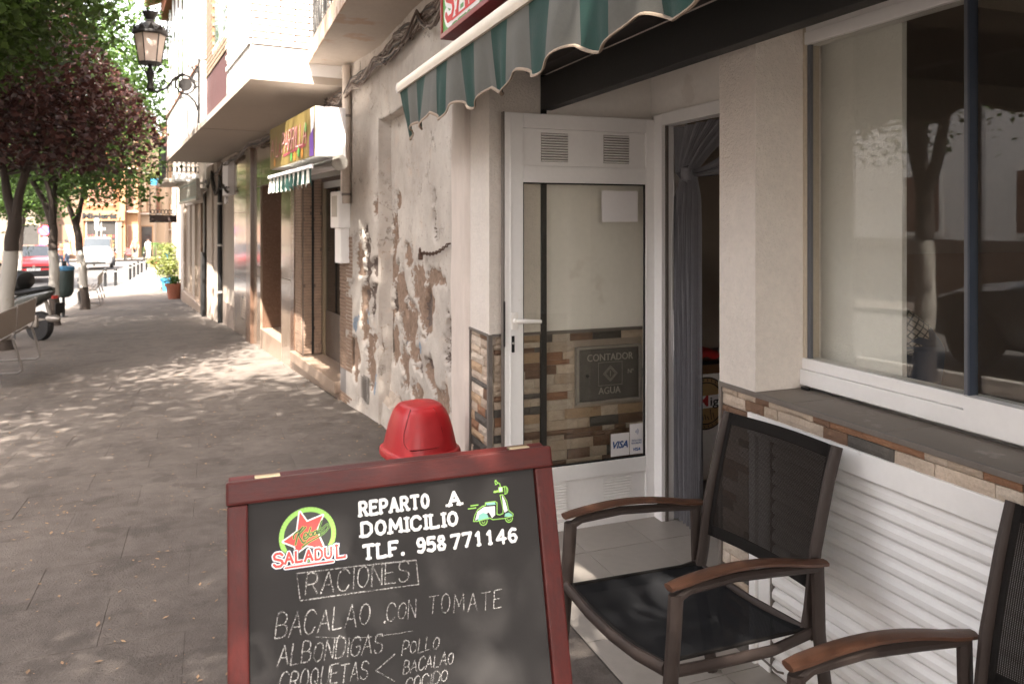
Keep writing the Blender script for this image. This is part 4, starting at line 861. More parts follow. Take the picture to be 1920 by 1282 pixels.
# ============================================================ SHOPS DOWN THE STREET (B frame: x into building, y along, z)
def bthing(name, label, cat, s, x=0, z=0, group=None):
    p = BM @ Vector((x, s, z)); return thing(name, label, cat, p, BA, group)
def bb(name, m, par, x0, x1, y0, y1, z0, z1, b=0): return box(name, m, par, x0, x1, y0, y1, z0, z1, b=b, M=BM)
M_brk = mat('narrow_tile', (.22, .145, .10), .75, .3, 12, .5, 90, spot=(14, .58, .6), spotc=(.22, .13, .09)); M_brkj = mat('narrow_tile_joint', (.11, .08, .06), .95)
M_marb = mat('polished_marble', (.21, .155, .115), .12, .15, 3, .0, 30, spot=(4, .6, .4), spotc=(.22, .16, .12), coat=.6); M_gran = mat('brown_granite', (.07, .038, .025), .25, .35, 60, .0, 30, col2=(.12, .07, .045), coat=.4)
M_stepm = mat('worn_step_marble', (.22, .16, .12), .35, .2, 5, .1, 60, spot=(4, .58, .5), spotc=(.22, .14, .1))
s1 = bthing('corner_shop', 'small closed shop with narrow tile piers, raised step and dark glass door', 'shop', 1.2)
def strips(par, x0, x1, y0, y1, z0, z1, face):
    g = MB(); z = z0; rnd = random.Random(int(y0*100)+7); h = .034
    while z < z1-.01:
        a = (y0 if face == 'x' else x0)-rnd.uniform(0, .15); e = y1 if face == 'x' else x1
        while a < e:
            w = rnd.uniform(.12, .26); a0, a1 = max(a, y0 if face == 'x' else x0), min(a+w, e); a += w; d = rnd.uniform(0, .006)
            if a1-a0 > .02:
                if face == 'x': g.box(x0-.008-d, x0, a0+.001, a1-.003, z+.002, min(z+h, z1)-.004)
                else: g.box(a0+.001, a1-.003, y0-.008-d, y0, z+.002, min(z+h, z1)-.004)
        z += h
    g2 = MB(); g2.v = [tuple(BM @ Vector(p)) for p in g.v]; g2.f = g.f; return g2.build('narrow_tiles', M_brk, par, True, kind='stuff')
bb('pier', M_brkj, s1, .003, .6, .03, .44, -.15, 2.6); strips(s1, 0, 0, .03, .44, .2, 1.45, 'x'); bb('pier_plinth', mat('grey_plinth', (.2, .18, .17), .7, .2, 20, .4, 60), s1, -.006, .003, .03, .44, -.02, .195); strips(s1, 0, 0, .03, .44, -.15, -.02, 'x')
bb('pier_render', M_renderd, s1, -.004, .003, .03, .44, 1.46, 2.6)
bb('pier', M_brkj, s1, .003, .45, 2.03, 2.40, -.2, 2.6); strips(s1, 0, 0, 2.06, 2.38, .07, 2.05, 'x'); strips(s1, .01, .10, 2.03, 2.03, .07, 2.05, 'y'); strips(s1, .125, .21, 2.03, 2.03, .07, 2.05, 'y')
bb('seam', M_black, s1, .10, .12, 2.015, 2.04, .07, 2.3); bb('seam', M_black, s1, .003, .012, 2.385, 2.40, .07, 2.3)
bb('step', M_stepm, s1, -.06, .8, .44, 2.42, -.06, .055, b=.008); bb('step', M_stepm, s1, -.02, .8, .44, 2.42, -.25, -.061, b=.004)
bb('door_frame', mat('bronze_aluminium', (.16, .12, .075), .4, .1), s1, .22, .27, 1.96, 2.03, .056, 2.0, b=.003); bb('door_frame', mat('grey_aluminium', (.3, .29, .27), .4, .1), s1, .22, .27, 1.02, 1.07, .056, 2.0, b=.003); bb('door_frame', MATS['grey_aluminium'], s1, .22, .27, .44, 1.96, 1.93, 2.0, b=.003)
bb('door_panel', mat('bronze_panel', (.05, .035, .025), .45, .2), s1, .24, .26, .44, 1.96, .056, .56); bb('glass_pane', glassmat('shop_glass', (.35, .35, .33), .05, (.15, .13, .11)), s1, .245, .255, .44, 1.96, .56, 1.93)
bb('back_wall', mat('shop_dark', (.05, .045, .04), .8), s1, 1.6, 1.65, .0, 2.4, -.1, 2.6); bb('side_wall', MATS['shop_dark'], s1, .5, 1.6, 2.3, 2.38, -.1, 2.6)
bb('price_board', mat('white_frame', (.6, .57, .52), .5), s1, .205, .217, .78, 1.02, 1.12, 1.60, b=.003)
for i in range(3): bb('notice', mat('orange_notice', (.42, .17, .03), .6, .3, 14), s1, .199, .2045, .80, 1.0, 1.15+i*.145, 1.28+i*.145)
for i in range(9): bb('shutter_slat', mat('steel_slat', (.16, .15, .14), .45, .15, 9, .1), s1, .08, .12, .44, 2.03, 2.02+i*.062, 2.078+i*.062, b=.008)
bb('header', M_renderd, s1, .18, .6, .0, 2.4, 2.6, 2.85)
mt = bthing('electric_meter_box', 'white electric meter box fixed high on the tiled pier', 'meter box', .25)
bb('box', M_alu, mt, -.12, -.008, .08, .36, 1.50, 1.83, b=.01); bb('window', M_hl, mt, -.124, -.1195, .13, .30, 1.60, 1.79); bb('lower_box', M_alu, mt, -.09, -.008, .12, .32, 1.18, 1.50, b=.008)
# yellow shop sign + little awning
M_yel = mat('sign_yellow', (.17, .12, .035), .45, .1, 2, .03); M_pnk = mat('sign_pink', (.26, .04, .06), .5); M_pur = mat('sign_purple', (.16, .07, .34), .5)
ys_ = bthing('yellow_shop_sign', 'yellow box sign with pink hand lettering and fruit under the overhang', 'sign', .3, -.3, 2.06)
bb('sign_box', M_paper, ys_, -.495, -.25, -.62, 1.22, 2.075, 2.47, b=.004); bb('sign_face', M_yel, ys_, -.503, -.496, -.62, 1.22, 2.075, 2.47)
bb('side_panel', M_paper, ys_, -.48, -.27, -.628, -.621, 2.08, 2.465)
def bq(name, m, pts, x): 
    g = MB(); g.add([tuple(BM @ Vector((x, p[0], p[1]))) for p in pts], [tuple(range(len(pts)))]); return g.build(name, m, ys_, True)
bq('purple_band', M_pur, [(-.618, 2.08), (-.48, 2.08), (-.47, 2.24), (-.60, 2.30)], -.506); bq('purple_band', M_paper, [(-.618, 2.30), (-.52, 2.26), (-.5, 2.46), (-.618, 2.465)], -.505)
SB = BM @ Matrix.Translation((-.506, 1.16, 2.18)) @ Matrix.Rotation(R(-90), 4, 'Z')
S = Strokes(SB); S.text('A', 0, 0.02, .15, .02, width=.16, slant=.1); S.text('L', .26, 0, .18, .022, width=.1, slant=.1); S.text('A', .38, .0, .12, .02, slant=.1); S.text('PARRILLA', .55, .02, .17, .024, width=.98, slant=.12, sp=.18); S.path([(.6, -.015), (1.5, .01)], .02); S.build('lettering', M_pnk, ys_, True)
S = Strokes(SB, -.004); S.text('A', 0, 0.02, .15, .007, width=.16, slant=.1); S.text('L', .26, 0, .18, .007, width=.1, slant=.1); S.text('PARRILLA', .55, .02, .17, .008, width=.98, slant=.12, sp=.18); S.build('lettering', mat('sign_pale', (.7, .45, .4), .5), ys_, True)
for a, c_, z_ in ((.95, 'sign_leaf', -.05), (1.1, 'sign_orange', -.055), (1.25, 'sign_leaf', -.03), (1.38, 'sign_orange', -.05), (.2, 'sign_orange', -.05), (1.5, 'sign_leaf', .15)):
    S = Strokes(SB, -.003); S.dot((a, z_), .042, 14); S.build('fruit', mat(c_, (.08, .28, .06) if c_ == 'sign_leaf' else (.5, .2, .03), .5), ys_, True)
a2 = bthing('small_awning', 'small rolled green and white awning under the yellow shop sign', 'awning', .1, -.5, 1.98)
bb('front_bar', M_paper, a2, -.58, -.55, -.80, .92, 1.965, 1.995, b=.006)
g = MB().tube([tuple(BM @ Vector((-.3, y_, 2.03))) for y_ in (-.6, .9)], .05, 12); g.build('roller_tube', M_paper, a2, True, smooth=True)
g = MB().tube([tuple(BM @ Vector((-.3, y_, 2.03))) for y_ in (-.63, -.61)], .065, 14); g.build('end_plate', M_hl, a2, True)
g = MB().tube([tuple(BM @ Vector(p)) for p in ((-.27, -.55, 2.0), (-.4, -.5, 1.99), (-.56, -.4, 1.98))], .014, 6); g.build('arm', M_paper, a2, True)
for i in range(20):
    ya = .90-i*.085; yb = ya-.085
    def f(u, v): yy = ya+(yb-ya)*u; return tuple(BM @ Vector((-.565+.015*math.sin(yy*40)*v, yy, 1.965-v*(.125+.018*math.cos((.9-yy)/.17*6.28)))))
    g = MB(); g.grid(f, 4, 4); g.build('valance_stripe', (M_ag if i % 2 else mat('awning_white', (.6, .58, .52), .85)), a2, True, smooth=True)
    g = MB(); g.grid(lambda u, v: f(u, 0)[:2]+(1.965+.06*v,) if False else tuple(BM @ Vector((-.565+.265*v, ya+(yb-ya)*u, 1.985+.085*v))), 1, 1); g.build('canopy_stripe', (M_ag if i % 2 else MATS['awning_white']), a2, True)
# marble fronted shop
s2 = bthing('marble_shopfront', 'shop front of polished brown marble panels with a dark entrance', 'shop', 4.9)
for (y0, y1) in ((2.42, 2.62),): bb('pilaster', M_gran, s2, -.015, .3, y0, y1, -.35, 2.62, b=.006)
for (y0, y1, z0, z1) in ((2.63, 3.24, -.35, .85), (2.63, 3.24, .856, 2.06), (2.63, 3.24, 2.066, 2.62), (3.246, 4.724, 2.066, 2.62), (4.73, 5.28, -.35, .9), (4.73, 5.28, .906, 2.06), (4.73, 5.28, 2.066, 2.62), (5.70, 7.28, -.45, .62), (5.70, 7.28, .626, 1.7), (5.70, 7.28, 1.706, 2.66)):
    bb('marble_panel', M_marb, s2, .0, .03, y0, y1-.006, z0, z1, b=.002)
bb('pilaster', M_gran, s2, -.05, .3, 5.29, 5.69, -.35, 2.66, b=.006); bb('wall', M_stepm, s2, .031, .5, 5.3, 7.3, -.45, 2.7); bb('wall', M_stepm, s2, .031, .5, 2.62, 3.24, -.35, 2.7); bb('wall', M_stepm, s2, .031, .5, 4.73, 5.3, -.35, 2.7); bb('wall', M_stepm, s2, .031, .5, 3.2, 4.8, 2.067, 2.7)
bb('entrance_side', M_gran, s2, .031, .9, 4.715, 4.729, -.3, 2.06); bb('entrance_side', M_gran, s2, .5, .9, 3.2, 3.24, -.3, 2.06); bb('entrance_step', M_stepm, s2, -.0, .9, 3.24, 4.73, -.35, .03, b=.005); bb('door', mat('brown_door', (.09, .045, .025), .4, .2), s2, .88, .92, 3.2, 4.73, .03, 2.06)
bb('vent_grille', M_trim, s2, -.004, .0, 6.0, 6.45, .0, .35)
for i in range(7): bb('vent_bar', M_stepm, s2, -.008, -.004, 6.02, 6.43, .02+i*.046, .045+i*.046)
# plain house with downpipe
s3 = bthing('plain_house', 'plastered house front with pilasters and tangled cables next to the marble shop', 'house', 9.5)
M_pl2 = mat('stained_plaster', (.34, .28, .23), .9, .12, 3, .4, 40, spot=(2, .6, .5), spotc=(.38, .29, .22))
bb('wall', M_pl2, s3, .05, .5, 7.3, 11.4, -.5, 2.76); bb('base', mat('damp_base', (.2, .15, .12), .9, .3, 6, .5, 40), s3, .03, .05, 7.3, 8.9, -.5, .05); bb('pilaster', M_pl2, s3, -.04, .05, 9.3, 9.75, -.5, 2.72, b=.01); bb('pilaster', M_pl2, s3, -.08, .05, 9.78, 10.6, -.5, 2.7, b=.01)
bb('pilaster', mat('weathered_wood', (.28, .22, .17), .8, .2, 9, .3), s3, -.06, .05, 11.1, 11.4, -.5, 2.2, b=.01)
dp2 = bthing('drain_pipe', 'black drain pipe clamped to the plastered house front', 'pipe', 9.05, -.03)
g = MB().tube([tuple(BM @ Vector((-.01, 9.05, z))) for z in (-.4, 1, 2.05)]+[tuple(BM @ Vector(p)) for p in ((-.02, 8.8, 2.3), (0, 8.5, 2.45))], .045, 10); g.build('pipe', M_black, dp2, True, smooth=True)
for z in (.2, 1.1, 1.9): MB().tube([tuple(BM @ Vector((-.01, 9.05, z+d))) for d in (-.02, .02)], .052, 10).build('clamp', M_hl, dp2, True)
pb = bthing('black_panel', 'tall black panel leaning against the plastered house front', 'panel', 10.9, -.12)
bb('panel', M_black, pb, -.11, -.085, 10.75, 11.05, -.42, 2.15, b=.004); bb('lower_panel', M_black, pb, -.16, -.112, 10.7, 11.06, -.45, .9, b=.004)
jb = bthing('junction_box', 'cream cable junction box above the downpipe', 'box', 7.9, -.05); bb('box', M_paper, jb, -.08, .045, 7.5, 8.15, 2.02, 2.62, b=.02); MB().tube([tuple(BM @ Vector((-.0, 8.45, 1.95))), tuple(BM @ Vector((.05, 8.45, 1.95)))], .07, 14).build('round_box', M_paper, jb, True)
# wooden shop beyond
s4 = bthing('wooden_shop', 'old shop front with tall wooden doors below an iron balcony', 'shop', 15)
bb('wall', M_pl2, s4, .25, .8, 11.4, 25, -1.2, 6.5); bb('step', M_stepm, s4, -.1, .3, 11.5, 16.5, -.65, -.32, b=.01)
rndw = random.Random(5); y_ = 11.5
MW = [mat('shop_wood_dark', (.10, .065, .04), .7, .3, 9, .3, stretch=(5, 5, 1)), mat('shop_wood_pale', (.30, .235, .18), .75, .25, 9, .3, stretch=(5, 5, 1)), mat('shop_wood_mid', (.18, .12, .08), .7, .3, 9, .3, stretch=(5, 5, 1))]
while y_ < 16.4:
    w = rndw.choice((.12, .22, .35, .6)); bb('door_board', MW[rndw.choice((0, 1, 2, 1, 2))], s4, rndw.uniform(.0, .1), .25, y_, y_+w-.01, -.32, 1.98, b=.006); y_ += w
bb('pilaster', M_pl2, s4, -.05, .25, 16.5, 17.4, -1, 2.4, b=.01); bb('door', MW[0], s4, .1, .25, 17.5, 18.4, -.6, 1.5); bb('wall', M_white, s4, .45, .8, 18.5, 25, -1.3, 6.5)
bb('lintel', M_pl2, s4, .0, .25, 11.4, 18.5, 1.99, 6.5)
ws = bthing('grey_shop_sign', 'grey green slatted sign board above the wooden doors', 'sign', 12.3, -.3, 2.02)
bb('board', mat('sign_greygreen', (.24, .28, .25), .6, .15), ws, -.32, -.27, 10.2, 14.4, 2.03, 2.39, b=.005); bb('frame', M_hl, ws, -.34, -.265, 10.1, 10.16, 1.99, 2.43); bb('frame', M_hl, ws, -.34, -.265, 10.1, 14.45, 1.99, 2.03); bb('frame', M_hl, ws, -.34, -.265, 10.1, 14.45, 2.39, 2.43)
for i in range(12): bb('raised_letter', M_hl, ws, -.335, -.322, 10.5+i*.32, 10.62+i*.32, 2.08, 2.34)
bb('bracket', M_hl, ws, -.265, .0, 10.3, 10.34, 2.2, 2.24)
hs_ = bthing('hanging_sign', 'dark hanging shop sign with pale ornamental lettering', 'sign', 14, -.9, 1.8)
bb('board', mat('sign_brown', (.05, .03, .025), .6), hs_, -.95, -.35, 14.98, 15.02, 1.56, 1.72); bb('frame', M_dark, hs_, -.97, -.33, 14.98, 15.02, 1.53, 1.56)
for i in range(7): 
    MB().tube([tuple(BM @ Vector((-.90+i*.08+.04*math.cos(q), 15.0, 1.80+.055*math.sin(q)))) for q in [k_*6.2832/10 for k_ in range(11)]], .012, 5, cap=False).build('scroll', M_dark, hs_, True)
for x_ in (-.96, -.34): MB().tube([tuple(BM @ Vector((x_, 15, z))) for z in (1.56, 2.4)], .012, 5).build('rod', M_dark, hs_, True)
ib = bthing('iron_balcony', 'black iron balcony with scroll railing above the wooden shop', 'balcony', 13.5, -.35, 2.34)
bb('slab', M_conc, ib, -.75, .0, 12.9, 15.6, 2.46, 2.56, b=.01)
for i in range(24): MB().tube([tuple(BM @ Vector((-.72, 12.95+i*.11, z))) for z in (2.56, 3.5)], .012, 5).build('baluster', M_dark, ib, True)
for i in range(7):
    MB().tube([tuple(BM @ Vector((-.68+i*.1, 12.95, z))) for z in (2.56, 3.5)], .012, 5).build('baluster', M_dark, ib, True)
    for zz in (2.78, 2.98): MB().tube([tuple(BM @ Vector((-.63+i*.1+.04*math.cos(q), 12.94, zz+.07*math.sin(q)))) for q in [k_*6.2832/10 for k_ in range(11)]], .010, 5, cap=False).build('scroll', M_dark, ib, True)
bb('top_rail', M_dark, ib, -.75, -.69, 12.9, 15.6, 3.5, 3.54); bb('top_rail', M_dark, ib, -.69, 0, 12.92, 12.98, 3.5, 3.54)
ac = bthing('air_conditioner', 'white air conditioner unit standing beside the iron balcony', 'air conditioner', 12.2, -.4, 2.45); bb('casing', M_alu, ac, -.62, -.1, 11.9, 12.5, 2.45, 2.62, b=.03); bb('bracket', M_hl, ac, -.6, .2, 12, 12.05, 2.40, 2.449)
# ------------------------------------------------------------ overhanging upper storey
ov = bthing('overhanging_house', 'white and brick upper storeys jutting out over the pavement', 'house', 5.4, -.4, 2.78)
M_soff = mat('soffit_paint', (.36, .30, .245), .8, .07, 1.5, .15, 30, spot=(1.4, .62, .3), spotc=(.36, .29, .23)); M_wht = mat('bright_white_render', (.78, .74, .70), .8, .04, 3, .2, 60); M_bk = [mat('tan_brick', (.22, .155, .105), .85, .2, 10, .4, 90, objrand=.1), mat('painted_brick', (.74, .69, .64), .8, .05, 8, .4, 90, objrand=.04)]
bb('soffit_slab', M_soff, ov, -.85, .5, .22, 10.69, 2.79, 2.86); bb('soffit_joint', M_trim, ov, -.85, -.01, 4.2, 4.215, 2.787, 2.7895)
M_mj = mat('brick_joint', (.09, .05, .035), .95, .2, 20, .2)
bb('wall', M_wht, ov, -.848, .5, .222, 1.71, 2.861, 3.09); bb('wall', M_mj, ov, -.838, .5, .232, 1.705, 3.091, 6.4)
bk = MB().box(.006, .244, .0, .022, .006, .049, b=.003).build('brick', M_bk[1], ov); bkm = bk.data; first_b = True
Iov = wm(ov).inverted()
def put(o, M): o.matrix_local = Iov @ BM @ M
for r_ in range(40):
    z = 3.093+r_*.058; off_ = .125*(r_ % 2)
    for k_ in range(-1, 5):
        x0 = max(-.846, -.846+k_*.25-off_); x1 = min(.42, -.846+(k_+1)*.25-off_)
        if x1-x0 < .05 or (r_ > 22): continue
        o = bk if first_b else bk.copy()
        if not first_b: C.objects.link(o)
        first_b = False; put(o, Matrix.Translation((x0, .208, z)) @ Matrix.Diagonal(((x1-x0)/.25, 1, 1, 1)))
    for k_ in range(-1, 6):
        y0 = max(.225, .225+k_*.25-off_); y1 = min(1.705, .225+(k_+1)*.25-off_)
        if y1-y0 < .05 or r_ > 16: continue
        o = bk.copy(); C.objects.link(o); put(o, Matrix.Translation((-.862, y1, z)) @ Matrix.Rotation(R(-90), 4, 'Z') @ Matrix.Diagonal(((y1-y0)/.25, 1, 1, 1)))
bb('maroon_band', mat('maroon_paint', (.075, .028, .028), .75, .15, 3, .2), ov, -.79, .4, 1.712, 4.1, 2.861, 3.42); bb('wall', M_mj, ov, -.775, .4, 1.712, 4.1, 3.421, 6.4)
bt = MB().box(.006, .244, .0, .022, .006, .049, b=.003).build('brick', M_bk[0], ov); ft = True
for r_ in range(24):
    z = 3.423+r_*.058; off_ = .125*(r_ % 2)
    for k_ in range(-1, 11):
        y0 = max(1.715, 1.715+k_*.25-off_); y1 = min(4.1, 1.715+(k_+1)*.25-off_)
        if y1-y0 < .05: continue
        if y0 > 2.0 and y1 < 3.5 and z > 3.62: continue
        o = bt if ft else bt.copy()
        if not ft: C.objects.link(o)
        ft = False; put(o, Matrix.Translation((-.800, y1, z)) @ Matrix.Rotation(R(-90), 4, 'Z') @ Matrix.Diagonal(((y1-y0)/.25, 1, 1, 1)))
M_gls = mat('reflecting_window', (.05, .055, .05), .04, .1, 3, 0, spec=1.0); M_wood = mat('orange_wood', (.20, .09, .035), .5, .25, 9, .1)
bb('window_pane', M_gls, ov, -.785, -.78, 2.06, 3.36, 3.66, 5.2); 
for a in ((1.98, 2.06, 3.6, 5.3), (3.36, 3.44, 3.6, 5.3), (2.66, 2.72, 3.66, 5.2)): bb('window_frame', M_wood if a[0] != 2.66 else M_alu, ov, -.80, -.77, a[0], a[1], a[2], a[3])
bb('window_frame', M_alu, ov, -.80, -.77, 2.06, 3.36, 3.6, 3.66)
bb('wall', M_wht, ov, -.85, .5, 4.102, 10.69, 2.861, 3.66); bb('coping', mat('brown_coping', (.25, .13, .09), .8), ov, -.87, -.84, 4.5, 10.7, 3.661, 3.70); bb('wall', M_wht, ov, -.85, .5, 4.102, 6.6, 3.701, 6.4); bb('wall', M_wht, ov, -.2, .5, 6.6, 10.69, 3.701, 6.4)
bb('edge_band', MATS['maroon_paint'], ov, -.856, -.849, 10.45, 10.70, 2.80, 3.66); bb('edge_band', MATS['maroon_paint'], ov, -.853, -.849, 5.9, 6.0, 2.861, 3.40)
bb('gallery_glass', M_gls, ov, -.84, -.83, 6.6, 10.65, 3.701, 5.7)
for k_ in range(6): bb('gallery_frame', M_alu, ov, -.855, -.825, 6.6+k_*.8, 6.64+k_*.8, 3.701, 5.7)
bb('wall', mat('red_brown_fascia', (.30, .09, .05), .8), ov, -.95, .5, 6.5, 10.8, 5.71, 6.1)
for i in range(34): MB().tube([tuple(BM @ Vector((x_, 6.6+i*.13, z_))) for x_, z_ in ((-1.25, 6.02), (-.5, 6.35))], .06, 8).build('roof_tile', mat('roof_tile', (.36, .22, .14), .85, .3, 8, .3), ov, True)
# wall above between plaster house and overhang
cable('cable_bundle', 'cable bundle running under the overhang along the marble shop', [tuple(BM @ Vector(p)) for p in ((-.04, .1, 2.62), (-.02, 1.6, 2.70), (-.05, 3.4, 2.66), (-.04, 5.4, 2.70), (-.05, 7.2, 2.62), (-.05, 8.2, 2.60), (-.04, 9.6, 2.48), (-.05, 11.2, 2.42))], 12, .045, (.005, .013), 4)
cable('cable_bundle', 'black cable tangle hanging at the plastered house near the junction box', [tuple(BM @ Vector(p)) for p in ((-.05, 7.4, 2.1), (-.04, 8.6, 2.35), (-.06, 9.0, 2.1), (-.05, 9.6, 2.5), (-.05, 10.6, 2.2))], 9, .10, (.006, .014), 5)
# ------------------------------------------------------------ ornate wall lamp
lp = bthing('wall_lamp', 'ornate black wall lantern on a scrolled iron bracket fixed to the brick wall', 'lamp', 4.27, -.85, 2.9)
M_iron = mat('black_iron', (.010, .008, .007), .6, .3, 20, .2, 120, spec=.3); M_lg = mat('frosted_lamp_glass', (.62, .52, .45), .4, .06, 5, .05, 30, trans=.45)
LC = Vector((-.85-.60, 4.27, 0))  # lantern axis in B frame
def lt(pts): return [tuple(BM @ Vector(p)) for p in pts]
LM = BM @ Matrix.Translation((LC.x, LC.y, 3.60))
bars = MB()
MB().lathe([(.125, 0), (.185, .36)], 6, LM).build('glass', M_lg, lp, True)
g = MB()
for k_ in range(6):
    a = k_*math.pi/3; g.tube([tuple(LM @ Vector((r_*math.cos(a), r_*math.sin(a), z))) for r_, z in ((.13, -.01), (.19, .37))], .007, 5)
g.lathe([(.118, -.015), (.14, -.015), (.14, .01), (.12, .01)], 24, LM); g.build('glass_frame', M_iron, lp, True)
MB().lathe([(.195, .36), (.215, .37), (.215, .40), (.20, .42), (.17, .46), (.12, .50), (.09, .515), (.06, .53), (.05, .56), (.085, .62), (.095, .66), (.06, .66), (.04, .6)], 24, LM).build('roof', M_iron, lp, True, smooth=True)
g = MB()
for k_ in range(12):
    a = k_*6.2832/12; g.add([tuple(LM @ Vector(((.21+e)*math.cos(a+d), (.21+e)*math.sin(a+d), z))) for d, z, e in ((-.2, .40, 0), (.2, .40, 0), (.12, .43, .012), (0, .475, .02), (-.12, .43, .012))], [(0, 1, 2, 3, 4)])
    g.lathe([(.001, -.012), (.012, 0), (.001, .012)], 6, LM @ Matrix.Translation((.232*math.cos(a+.26), .232*math.sin(a+.26), .43)))
    g.lathe([(.001, -.01), (.010, 0), (.001, .012)], 6, LM @ Matrix.Translation((.088*math.cos(a), .088*math.sin(a), .68)))
g.build('crown_ornament', M_iron, lp, True)
MB().lathe([(.012, -.36), (.05, -.33), (.03, -.27), (.035, -.2), (.055, -.13), (.04, -.1), (.022, -.06), (.03, -.02), (.02, 0)], 14, LM).build('finial', M_iron, lp, True, smooth=True)
g = MB()
for k_ in range(4):
    a = k_*math.pi/2+.5; g.tube([tuple(LM @ Vector((r_*math.cos(a), r_*math.sin(a), z))) for r_, z in ((.03, -.14), (.09, -.11), (.125, -.05), (.118, .0))], .008, 5)
g.build('support_arm', M_iron, lp, True)
def sp(cx, cz, r0, a0, turns, n=22, sgn=1): return [(-(cx)+0, 4.27, cz) and (cx+r0*(1-.75*t/n)*math.cos(a0+sgn*turns*6.2832*t/n), 4.27, cz+r0*(1-.75*t/n)*math.sin(a0+sgn*turns*6.2832*t/n)) for t in range(n+1)]
g = MB(); X0 = -.85
g.tube(lt([(X0-.012, 4.27, 2.86), (X0-.012, 4.27, 3.72)]), .016, 6); g.build('wall_plate', M_iron, lp, True)
g = MB()
g.tube(lt([(LC.x-.02, 4.27, 3.27), (LC.x+.08, 4.27, 3.24), (LC.x+.2, 4.27, 3.30), (LC.x+.28, 4.27, 3.42), (LC.x+.38, 4.27, 3.50), (LC.x+.48, 4.27, 3.46), (LC.x+.56, 4.27, 3.33)]), .016, 6)
g.tube(lt([(X0-.02, 4.27, 3.02), (X0-.06, 4.27, 3.14), (X0-.14, 4.27, 3.22), (X0-.24, 4.27, 3.25)]), .012, 6)
g.tube(lt([(-.85-.18+.12*math.cos(t*.3), 4.27, 3.36+.12*math.sin(t*.3)) for t in range(22)]), .012, 6, cap=False)
for q in (sp(X0-.06, 3.58, .055, -1.6, 1.3), sp(X0-.13, 3.60, .035, -1.6, 1.2), sp(X0-.06, 3.33, .03, 0, 1.2), sp(X0-.07, 3.40, .03, 0, 1.2), sp(LC.x+.07, 3.33, .055, -1.6, 1.4), sp(LC.x+.16, 3.36, .03, 0, 1.2), sp(X0-.21, 3.17, .03, 1.6, 1.2), sp(LC.x+.24, 3.33, .03, 0, 1.1)): g.tube(lt(q), .008, 5)
g.build('scroll_bracket', M_iron, lp, True)
MB().tube(lt([(X0-.18, 4.245, 3.36), (X0-.18, 4.295, 3.36)]), .082, 24).build('medallion', M_iron, lp, True)
# ============================================================ TREES
M_bark = mat('tree_bark', (.032, .022, .016), .9, .35, 10, .9, 60, stretch=(3, 3, 1)); M_lime = mat('whitewash_band', (.27, .25, .22), .85, .08, 8, .4, 60, spot=(7, .64, .5), spotc=(.20, .16, .12))
M_lf = {'green': mat('leaf_green', (.025, .05, .010), .55, .25, 1.5, 0, 10, col2=(.06, .10, .018), island=.4, trans=.38, spec=.3), 'purple': mat('leaf_purple', (.022, .008, .008), .5, .25, 1.5, 0, 10, col2=(.065, .024, .018), island=.45, trans=.3, spec=.3),
        'mid': mat('leaf_mid_green', (.03, .06, .014), .55, .25, 1.5, 0, 10, col2=(.075, .13, .025), island=.4, trans=.38, spec=.3), 'yellow': mat('leaf_yellow_green', (.08, .11, .025), .6, .25, 3, 0, 10, col2=(.16, .17, .04), island=.4, trans=.4)}
def leaves(name, m, parent, pts, size, rng, droop=.3):
    """pts: Nx3 leaf positions (local); each leaf two folded triangles"""
    n = len(pts); a = rng.random(n)*6.2832; tilt = rng.normal(0, .55, n)-droop; roll = rng.normal(0, .6, n); s = size*(.45+1.0*rng.random(n)**1.5)
    d = np.stack([np.cos(a)*np.cos(tilt), np.sin(a)*np.cos(tilt), np.sin(tilt)], 1); side = np.stack([-np.sin(a), np.cos(a), np.zeros(n)], 1); up = np.cross(d, side)
    sd = side*np.cos(roll)[:, None]+up*np.sin(roll)[:, None]; nn = np.cross(d, sd)
    s_ = s[:, None]; V = np.stack([pts-d*s_*.5, pts+sd*s_*.36+nn*s_*.1, pts+d*s_*.55, pts-sd*s_*.36+nn*s_*.1], 1).reshape(-1, 3)
    me = bpy.data.meshes.new(name); me.vertices.add(4*n); me.vertices.foreach_set('co', V.ravel()); me.loops.add(6*n); b_ = np.arange(n)*4
    me.loops.foreach_set('vertex_index', np.stack([b_, b_+1, b_+2, b_, b_+2, b_+3], 1).ravel()); me.polygons.add(2*n); me.polygons.foreach_set('loop_start', np.arange(2*n)*3); me.polygons.foreach_set('loop_total', np.full(2*n, 3))
    me.materials.append(m); me.update(); me.validate(); o = bpy.data.objects.new(name, me); C.objects.link(o); o['kind'] = 'stuff'
    if parent: o.parent = parent; WM[o.name] = wm(parent)
    return o
